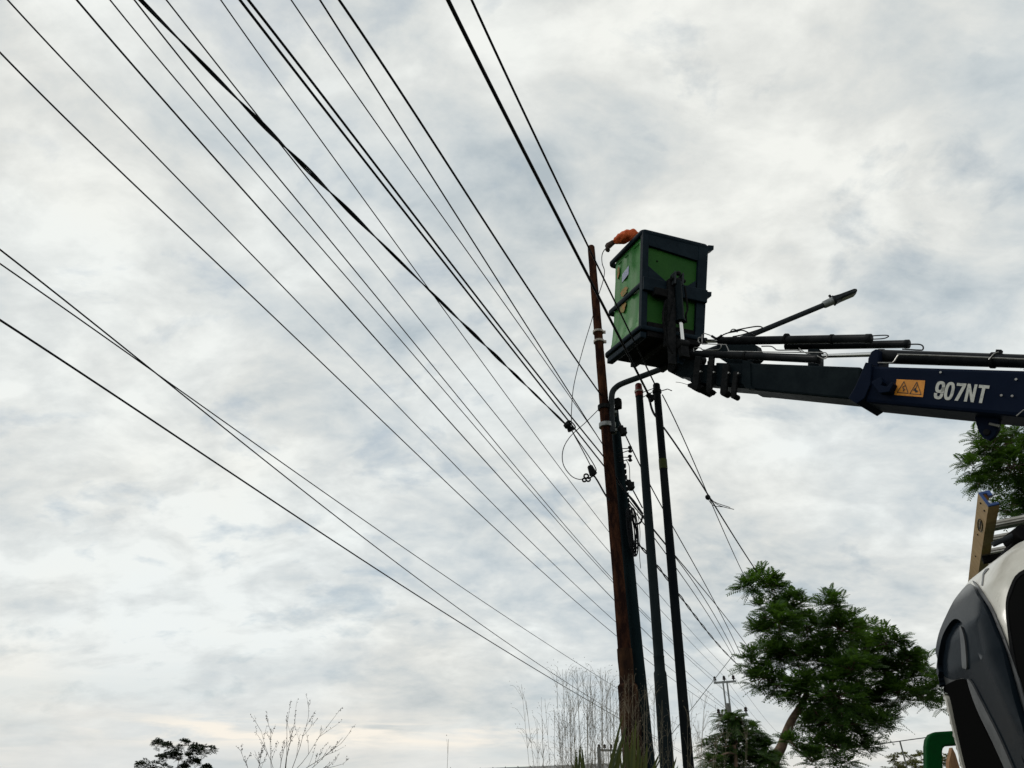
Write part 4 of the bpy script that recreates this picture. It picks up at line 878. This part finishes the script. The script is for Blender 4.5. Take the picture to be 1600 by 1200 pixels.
J = [(pel, .13), (pel.lerp(ches, .5), (.12)), (ches, .135), (nek, .06), (headc, .085), (headc + Z * .1, .08), (shP, .06), (elb, .045), (wr, .03), (shR, .06), (elR, .045), (wrR, .03),
     (K(.48, .44, .80), .085), (K(.47, .38, .45), .06), (K(.50, .45, .09), .04), (K(.40, .42, .06), .035), (K(.64, .62, .80), .085), (K(.60, .56, .45), .06), (K(.66, .64, .09), .04), (K(.56, .60, .06), .035)]
E_ = [(0, 1), (1, 2), (2, 3), (3, 4), (4, 5), (2, 6), (6, 7), (7, 8), (2, 9), (9, 10), (10, 11), (0, 12), (12, 13), (13, 14), (14, 15), (0, 16), (16, 17), (17, 18), (18, 19)]
skin('body', 'skin', J, E_, 0, 1, PR)
JJ = [(pel + Z * .05, .16), (pel.lerp(ches, .5), .155), (ches, .165), (nek - Z * .04, .10), (shP, .105), (shP.lerp(elb, .5) + Z * .012, .082), (elb, .078), (elb.lerp(wr, .5), .055), (wr.lerp(elb, .05), .044), (shR, .08), (elR, .06), (wrR, .045)]
EE = [(0, 1), (1, 2), (2, 3), (2, 4), (4, 5), (5, 6), (6, 7), (7, 8), (2, 9), (9, 10), (10, 11)]
jk = skin('jacket', 'orange_cloth', JJ, EE, 0, 3, PR)
tx_ = bpy.data.textures.new('folds', 'CLOUDS'); tx_.noise_scale = .07; dm = jk.modifiers.new('folds', 'DISPLACE'); dm.texture = tx_; dm.strength = .05; dm.mid_level = .5
skin('trousers', 'navy_cloth', [(pel, .15), (K(.48, .44, .78), .105), (K(.47, .38, .45), .08), (K(.50, .45, .13), .065), (K(.64, .62, .78), .105), (K(.60, .56, .45), .08), (K(.66, .64, .13), .065)], [(0, 1), (1, 2), (2, 3), (0, 4), (4, 5), (5, 6)], 0, 2, PR)
q = MB(); q.ball(headc + Z * .10, .125, 12, (1, 1.1, .8)); q.build('hard_hat', 'hat', PR)
# gloved hand: palm, four curled fingers, thumb, closed on the wire
q = MB(); pd = (hnd - wr).normalized(); side = pd.cross(Z).normalized(); dn = side.cross(pd); dn = dn if dn.z < 0 else -dn
q.tube([wr - pd * .01, wr + pd * .03, hnd, hnd + pd * .03], [.032, .036, .042, .030], 10)
for i in range(4):
    b0 = hnd + pd * .02 + side * (.03 - i * .02) + dn * .006; L_ = (.034, .038, .036, .028)[i]
    q.tube(crom([b0, b0 + pd * L_ * .8 + dn * .006, b0 + pd * L_ * .9 + dn * .034, b0 + pd * .012 + dn * .050], 3), .0105, 7)
b0 = hnd + side * .036; q.tube(crom([b0 - pd * .01, b0 + side * .014 + dn * .02, b0 + pd * .02 + dn * .042], 3), .012, 7)
q.build('glove', 'glove', PR)
# ================================================================ TREES
def frond(mb, base, d, L, rnd, npair=9, wl=.30, droop=.45, fold=.15):
    """one feathery leaf: leaflets in pairs along an arching stalk"""
    side = d.cross(Z); side = side.normalized() if side.length > .05 else V((1, 0, 0)); roll = rnd.uniform(-.5, .5)
    prev = base; k = len(mb.v)
    for i in range(1, npair + 1):
        f_ = i / npair; p = base + d * L * f_ - Z * L * droop * f_ * f_
        t = (p - prev).normalized(); nrm = side.cross(t).normalized(); s2 = (side * math.cos(roll) + nrm * math.sin(roll)).normalized()
        ll = L * wl * (.55 + .45 * math.sin(math.pi * min(1, f_ * .95 + .12))) * rnd.uniform(.85, 1.1); wd = L / npair * .42
        for sg in (-1, 1):
            dd = (s2 * sg * .85 + t * .5 - Z * fold).normalized(); a = p; b = p + dd * ll
            n0 = len(mb.v); mb.v += [a, a.lerp(b, .45) + t * wd, b, a.lerp(b, .45) - t * wd]; mb.f.append((n0, n0 + 1, n0 + 2, n0 + 3))
        n0 = len(mb.v); w_ = L * .008; mb.v += [prev - s2 * w_, prev + s2 * w_, p + s2 * w_ * .7, p - s2 * w_ * .7]; mb.f.append((n0, n0 + 1, n0 + 2, n0 + 3)); prev = p
def make_tree(name, label, Y, blobs, trunk, L, per, leafm, seed, group=None, nfr=(5, 8), npair=9, dy=1.0, trunk_w=18, cat='tree', wl=.3, droop=.45, ray_=None, barkm='bark', rise=.25):
    rnd = random.Random(seed)
    tb = pY(*trunk[0], Y); base = V((tb.x, tb.y, 0))
    root = thing(name, label, cat, base, group)
    # trunk path: ground, then the traced pixels
    tp_ = [base] + [pY(p[0], p[1], Y + (p[2] if len(p) > 2 else 0)) for p in trunk]
    nodes = crom(tp_, 4); r0 = rad(trunk_w, tb); nn = len(nodes)
    q = MB(); rr = [r0 * (1.25 - .75 * (i / (nn - 1)) ** .8) for i in range(nn)]; q.tube(nodes, rr, 12)
    net = [(nodes[i], rr[i]) for i in range(nn // 3, nn)]
    crown = MB(); hub = nodes[-1]
    B_ = [(pY(px, py, Y + (rnd.uniform(-1, 1) if len(b) < 4 else b[3]) * dy), pr) for b in blobs for (px, py, pr) in [b[:3]]]
    B_.sort(key=lambda b: (b[0] - hub).length)
    tw = MB()
    for c, pr in B_:
        r = pr * depth(c) / F
        near = min(net, key=lambda n_: (n_[0] - c).length + .25 * (n_[0] - hub).length); p0, rp = near; ln = (c - p0).length
        mid = p0.lerp(c, .5) + V((rnd.uniform(-1, 1), rnd.uniform(-1, 1), rnd.uniform(-.3, 1))) * ln * .13
        rb = min(rp * .72, max(.012, .03 * r + .02)); P = crom([p0, mid, c], 5); rs = [rp * .6 + (rb * .5 - rp * .6) * (i / (len(P) - 1)) for i in range(len(P))]
        q.tube(P, rs, 8); net += [(P[i], rs[i]) for i in range(2, len(P))]
        n_cl = max(2, int(per * pr / 30 * pr / 30))
        for _ in range(n_cl):
            d = V((rnd.gauss(0, 1), rnd.gauss(0, 1), rnd.gauss(0, 1))).normalized() * (rnd.random() ** .45)
            e = c + V((d.x, d.y * 1.1, d.z * .85)) * r * .86
            q.tube([c.lerp(e, .15), c.lerp(e, .6) + V((0, 0, .05 * r)), e], [.014, .009, .005] if r > .3 else [.006, .004, .003], 4, False)
            a0 = rnd.uniform(0, 6.28); nf = rnd.randint(*nfr); out_ = (e - c).normalized()
            for j in range(nf):
                a = a0 + j * 6.283 / nf + rnd.uniform(-.3, .3); dd = (V((math.cos(a), math.sin(a), rnd.uniform(-.45, .9) + rise)) + out_ * .7).normalized()
                frond(crown, e, dd, L * rnd.uniform(.65, 1.15), rnd, npair, wl, droop)
    q.build('trunk', barkm, root, ang=60); crown.build('crown', leafm, root, smooth=False)
    return root
big = [(1168, 915, 20), (1188, 905, 18), (1205, 918, 26), (1236, 950, 30), (1192, 950, 16), (1300, 943, 22), (1215, 975, 32), (1262, 985, 36), (1312, 985, 36), (1184, 985, 15), (1348, 988, 28), (1388, 1005, 26), (1352, 1020, 34),
       (1415, 1030, 28), (1445, 1045, 24), (1466, 1070, 22), (1172, 1035, 20), (1205, 1022, 30), (1190, 1060, 22), (1240, 1025, 34), (1290, 1035, 38), (1330, 1050, 38), (1385, 1055, 34), (1215, 1070, 22), (1255, 1080, 34), (1305, 1090, 40),
       (1355, 1098, 36), (1405, 1085, 26), (1440, 1092, 20), (1462, 1100, 14), (1285, 1130, 32), (1330, 1135, 36), (1372, 1132, 22), (1395, 1120, 14), (1300, 1168, 28), (1345, 1165, 24), (1255, 1125, 18), (1240, 1165, 16), (1270, 1190, 18), (1320, 1190, 16)]
make_tree('feathery_leaf_tree', 'large dark green feathery tree between the pole cluster and the truck', 18, big, [(1208, 1215), (1222, 1165), (1235, 1130), (1250, 1105), (1262, 1082)], .33, 30, 'leaf', 3, trunk_w=17, dy=1.1, nfr=(5, 8), wl=.34, droop=.24, rise=.35, npair=7)
# two extra pale limbs that show in the gaps
small = [(1140, 1132, 20), (1118, 1168, 18), (1152, 1160, 26), (1176, 1148, 16), (1130, 1195, 26), (1172, 1188, 24), (1108, 1190, 12), (1150, 1122, 14), (1198, 1168, 20), (1200, 1195, 20)]
make_tree('feathery_leaf_tree', 'small bushy green tree at the foot of the large one, beside the black pole', 15, small, [(1150, 1225), (1150, 1195), (1148, 1165)], .28, 42, 'leaf2', 5, trunk_w=9, dy=.5, nfr=(5, 8), wl=.28)
rt = [(1545, 697, 30), (1578, 690, 34), (1520, 728, 18), (1546, 735, 26), (1585, 730, 32), (1614, 712, 34), (1512, 752, 12), (1530, 756, 14), (1560, 765, 14), (1598, 770, 26), (1580, 792, 18), (1620, 780, 34), (1566, 800, 12), (1604, 808, 20), (1650, 740, 40), (1680, 790, 40), (1640, 680, 34), (1640, 620, 22), (1622, 560, 14)]
make_tree('feathery_leaf_tree', 'dark feathery tree at the right edge, leaves hanging below the boom', 10.5, rt, [(1790, 1150), (1770, 1000), (1740, 900), (1690, 800), (1640, 745)], .26, 22, 'leaf', 8, trunk_w=34, dy=.6, nfr=(5, 8), wl=.27, droop=.38)
def farcl(name, label, Y, blobs, trunk, leafm, seed, Lp, per, cat='tree', tw_=3):
    L = Lp * Y / F; return make_tree(name, label, Y, blobs, trunk, L, per, leafm, seed, trunk_w=tw_, nfr=(6, 9), npair=3, wl=.9, droop=.2, dy=1.2, cat=cat)
fl = [(248, 1163, 9), (262, 1168, 8), (288, 1164, 8), (300, 1172, 11), (320, 1174, 9), (333, 1172, 6), (275, 1182, 12), (255, 1186, 9), (225, 1193, 9), (238, 1198, 8), (300, 1188, 12), (285, 1200, 10), (320, 1203, 8), (260, 1203, 9)]
farcl('spreading_tree', 'small dark distant tree at the bottom left corner area', 55, fl, [(280, 1240), (278, 1215), (278, 1195)], 'leaf_far', 4, 6.0, 120)
fr_ = [(1400, 1190, 14), (1420, 1186, 12), (1440, 1186, 12), (1388, 1198, 8), (1430, 1200, 16), (1455, 1192, 14), (1410, 1204, 14), (1475, 1188, 14)]
farcl('spreading_tree', 'olive coloured distant tree low beside the green guard frame', 45, fr_, [(1425, 1260), (1425, 1225), (1425, 1205)], 'leaf_olive', 6, 5.5, 60)
# thin distant service wire with its stub pole
sw = thing('distant_stub_pole', 'tiny thin post above the olive tree, with a wire strung over it', 'post', V((pY(1408, 1175, 40).x, 40, 0)))
MB().tube([V((pY(1408, 1175, 40).x + .3, 40, 0)), pY(1406, 1158, 40)], .035, 6).build('post', 'concrete', sw)
tag(MB().tube([pY(1366, 1164, 40), pY(1406, 1158, 40), pY(1450, 1152, 39), pY(1500, 1146, 38)], .02, 5).build('service_wire', 'wire'), 'faint thin wire running from the big tree to the green guard frame', 'cable')
# ================================================================ LOW BUILDING far behind
bl = thing('low_building', 'long low grey-roofed building just showing at the bottom edge, left of the poles', 'building', V((2, 62, 0)))
a = pY(676, 1200, 60); b = pY(990, 1187, 62); a2_ = V((a.x, a.y, a.z)); dr = (b - a); dh = V((dr.x, dr.y, 0)).normalized(); bk_ = V((-dh.y, dh.x, 0))
q = MB(); q.prism([V((a.x, a.y, 0)), V((b.x, b.y, 0)), b - Z * .9, a - Z * .9], bk_ * 14); q.build('wall', 'wall', bl, smooth=False)
q = MB(); q.prism([a - Z * 1.0 - bk_ * .6, b - Z * 1.0 - bk_ * .6, b - Z * .9 - bk_ * .6, a - Z * .9 - bk_ * .6], Z * .02)
q.add([a - Z * .9 - bk_ * .6 - dh * .5, b - Z * .9 - bk_ * .6 + dh * .5, b + bk_ * 5 + dh * .5, a + bk_ * 5 - dh * .5, a - Z * .9 + bk_ * 11 - dh * .5, b - Z * .9 + bk_ * 11 + dh * .5], [(0, 1, 2, 3), (3, 2, 5, 4), (0, 3, 4), (1, 5, 2)])
n_ = int((b - a).length / .9)
for i in range(n_ + 1):
    p = a.lerp(b, i / n_); q.bar(p - Z * .87 - bk_ * .6, p + Z * .03 + bk_ * 5, .05, .05)
q.build('roof', 'roof', bl, smooth=False)
# ================================================================ TALL GRASS, REEDS, WEEDS
rnd = random.Random(21)
def plume(mb, p0, p1, bend, r, rnd, heads=14, top=.35):
    t = p1 - p0; P = [p0, p0.lerp(p1, .5) + bend * .25, p1 + bend]; C = crom(P, 6); mb.tube(C, [r * (1 - .6 * i / (len(C) - 1)) for i in range(len(C))], 4, False)
    for i in range(heads):
        f_ = 1 - top * rnd.random(); j = min(len(C) - 1, int(f_ * (len(C) - 1))); s = C[j]; ln = t.length * rnd.uniform(.05, .16) * (1.15 - f_ * .5)
        a = rnd.uniform(0, 6.28); d = (V((math.cos(a), math.sin(a), 0)) * rnd.uniform(.3, .8) + (C[j] - C[j - 1]).normalized()).normalized()
        e = s + d * ln; mb.tube(crom([s, s.lerp(e, .6) + Z * ln * .08, e - Z * ln * .15], 3), r * .38, 3, False)
        mb.v_extra = None
        n0 = len(mb.v); w_ = r * 1.0; mb.v += [e, e + d * w_ * 3 + V((w_, 0, 0)), e + d * w_ * 5, e + d * w_ * 3 - V((w_, 0, 0))]; mb.f.append((n0, n0 + 1, n0 + 2, n0 + 3))
g1 = MB()
for i in range(95):
    x = rnd.gauss(922, 31) if i < 78 else rnd.uniform(985, 1110); Yk = rnd.uniform(7.2, 8.3); top_y = rnd.uniform(1032, 1120) + abs(x - 925) * .35
    xt = x + (x - 945) * .35 + rnd.uniform(-14, 6)
    b0 = pY(x, 1200, Yk); b0 = V((b0.x, b0.y + rnd.uniform(-.1, .1), 0)); e = pY(xt, top_y, Yk)
    plume(g1, b0, e, V((rnd.uniform(.0, .12), 0, -.01)), .0026, rnd, 16, .5)
for x0, y0, x1, y1 in ((880, 1215, 826, 1095), (690, 1230, 705, 1155)):
    b0 = pY(x0, y0, 6.5); b0.z = 0; plume(g1, b0, pY(x1, y1, 6.5), V((-.02, 0, 0)), .0026, rnd, 5, .3)
tag(g1.build('tall_grass', 'straw', smooth=False, origin=(.8, 7.7, 0)), 'tall dry feathery grass around the foot of the poles', 'grass', kind='stuff')
g2 = MB()
def blade(mb, p0, p1, bend, w_, rnd):
    C = crom([p0, p0.lerp(p1, .55) + Z * bend, p1], 6); s = V((rnd.uniform(-.3, .3) + .9, rnd.uniform(-.5, .5), 0)).normalized(); m_ = len(C); k = len(mb.v)
    for i, p in enumerate(C): ww = w_ * math.sin(math.pi * (.12 + .85 * (1 - i / (m_ - 1)))) if i < m_ - 1 else .0005; mb.v += [p - s * ww, p + s * ww + Z * ww * .3]
    for i in range(m_ - 1): mb.f.append((k + 2 * i, k + 2 * i + 1, k + 2 * i + 3, k + 2 * i + 2))
for (x0, x1, y1) in ((905, 975, 1122), (915, 972, 1140), (940, 975, 1150), (985, 975, 1150), (960, 995, 1165), (925, 905, 1165), (895, 903, 1168), (950, 1030, 1180), (1000, 1062, 1186), (985, 960, 1160), (970, 1010, 1172), (935, 900, 1185), (1010, 985, 1180), (975, 985, 1130), (990, 1004, 1150)):
    for k in range(3):
        Yk = rnd.uniform(6.4, 7.2); p0 = pY(x0 + rnd.uniform(-8, 8), 1215, Yk); e = pY(x1 + rnd.uniform(-9, 9), y1 + rnd.uniform(-6, 16), Yk); p0.z -= .7; blade(g2, p0, e, rnd.uniform(.02, .08), .011, rnd)
for i in range(70):
    Yk = rnd.uniform(6.2, 9.5); xx = rnd.uniform(850, 1090); p0 = pY(xx, 1200, Yk); p0.z = 0; e = p0 + V((rnd.uniform(-.3, .3), rnd.uniform(-.3, .3), rnd.uniform(.6, 1.25))); blade(g2, p0, e, .12, .012, rnd)
tag(g2.build('reed_leaves', 'blade', smooth=False, origin=(.8, 7.2, 0)), 'green reed leaves at the foot of the rusty pole', 'reeds', kind='stuff')
# twiggy weed with seed heads, bottom left of centre
wd = thing('bare_weed', 'bare twiggy weed with tiny buds at the bottom edge, left of centre', 'weed', V((pY(450, 1200, 4.6).x, 4.6, 0)))
q = MB(); bq = MB()
def twigs(p, d, L, r, lvl):
    C = [p]; dd = d.normalized(); r = max(r, .0008)
    for i in range(6): dd = (dd + V((rnd.uniform(-1, 1), rnd.uniform(-1, 1), rnd.uniform(-.4, .6))) * .10).normalized(); C.append(C[-1] + dd * L / 6)
    q.tube(C, [r * (1 - .6 * i / 6) for i in range(7)], 4, False)
    for i in range(2, 7):
        if rnd.random() < (.95 if lvl > 0 else .8):
            s = V((rnd.uniform(-1, 1), rnd.uniform(-.6, .6), rnd.uniform(.0, 1))).normalized()
            if lvl < 1 or (lvl < 2 and rnd.random() < .3): twigs(C[i], dd * 1.1 + s * .8, L * rnd.uniform(.25, .42), r * .55, lvl + 1)
        if lvl > 0 or i > 3:
            if rnd.random() < .62: q.ball(C[i] + V((rnd.uniform(-1, 1), 0, rnd.uniform(-1, 1))) * .005, rnd.uniform(.0013, .0023), 4, (1, 1, 1.6))
for (x0, x1, y1) in ((445, 459, 1102), (445, 450, 1108), (450, 508, 1106), (448, 543, 1135), (455, 555, 1158), (430, 407, 1128), (425, 425, 1130), (415, 395, 1165), (392, 378, 1160), (470, 520, 1172), (435, 440, 1150), (460, 560, 1190), (400, 412, 1172)):
    b0 = V((pY(450, 1200, 4.6).x + rnd.uniform(-.03, .03), 4.6 + rnd.uniform(-.04, .04), 0)); b1 = pY(x0, 1215, 4.6); e = pY(x1, y1, 4.6 + rnd.uniform(-.2, .2))
    q.tube(crom([b0, b0.lerp(b1, .6), b1], 4), .0028, 5, False); twigs(b1, e - b1, (e - b1).length * .82, .0018, 0)
q.build('stems', 'twig', wd, smooth=False)
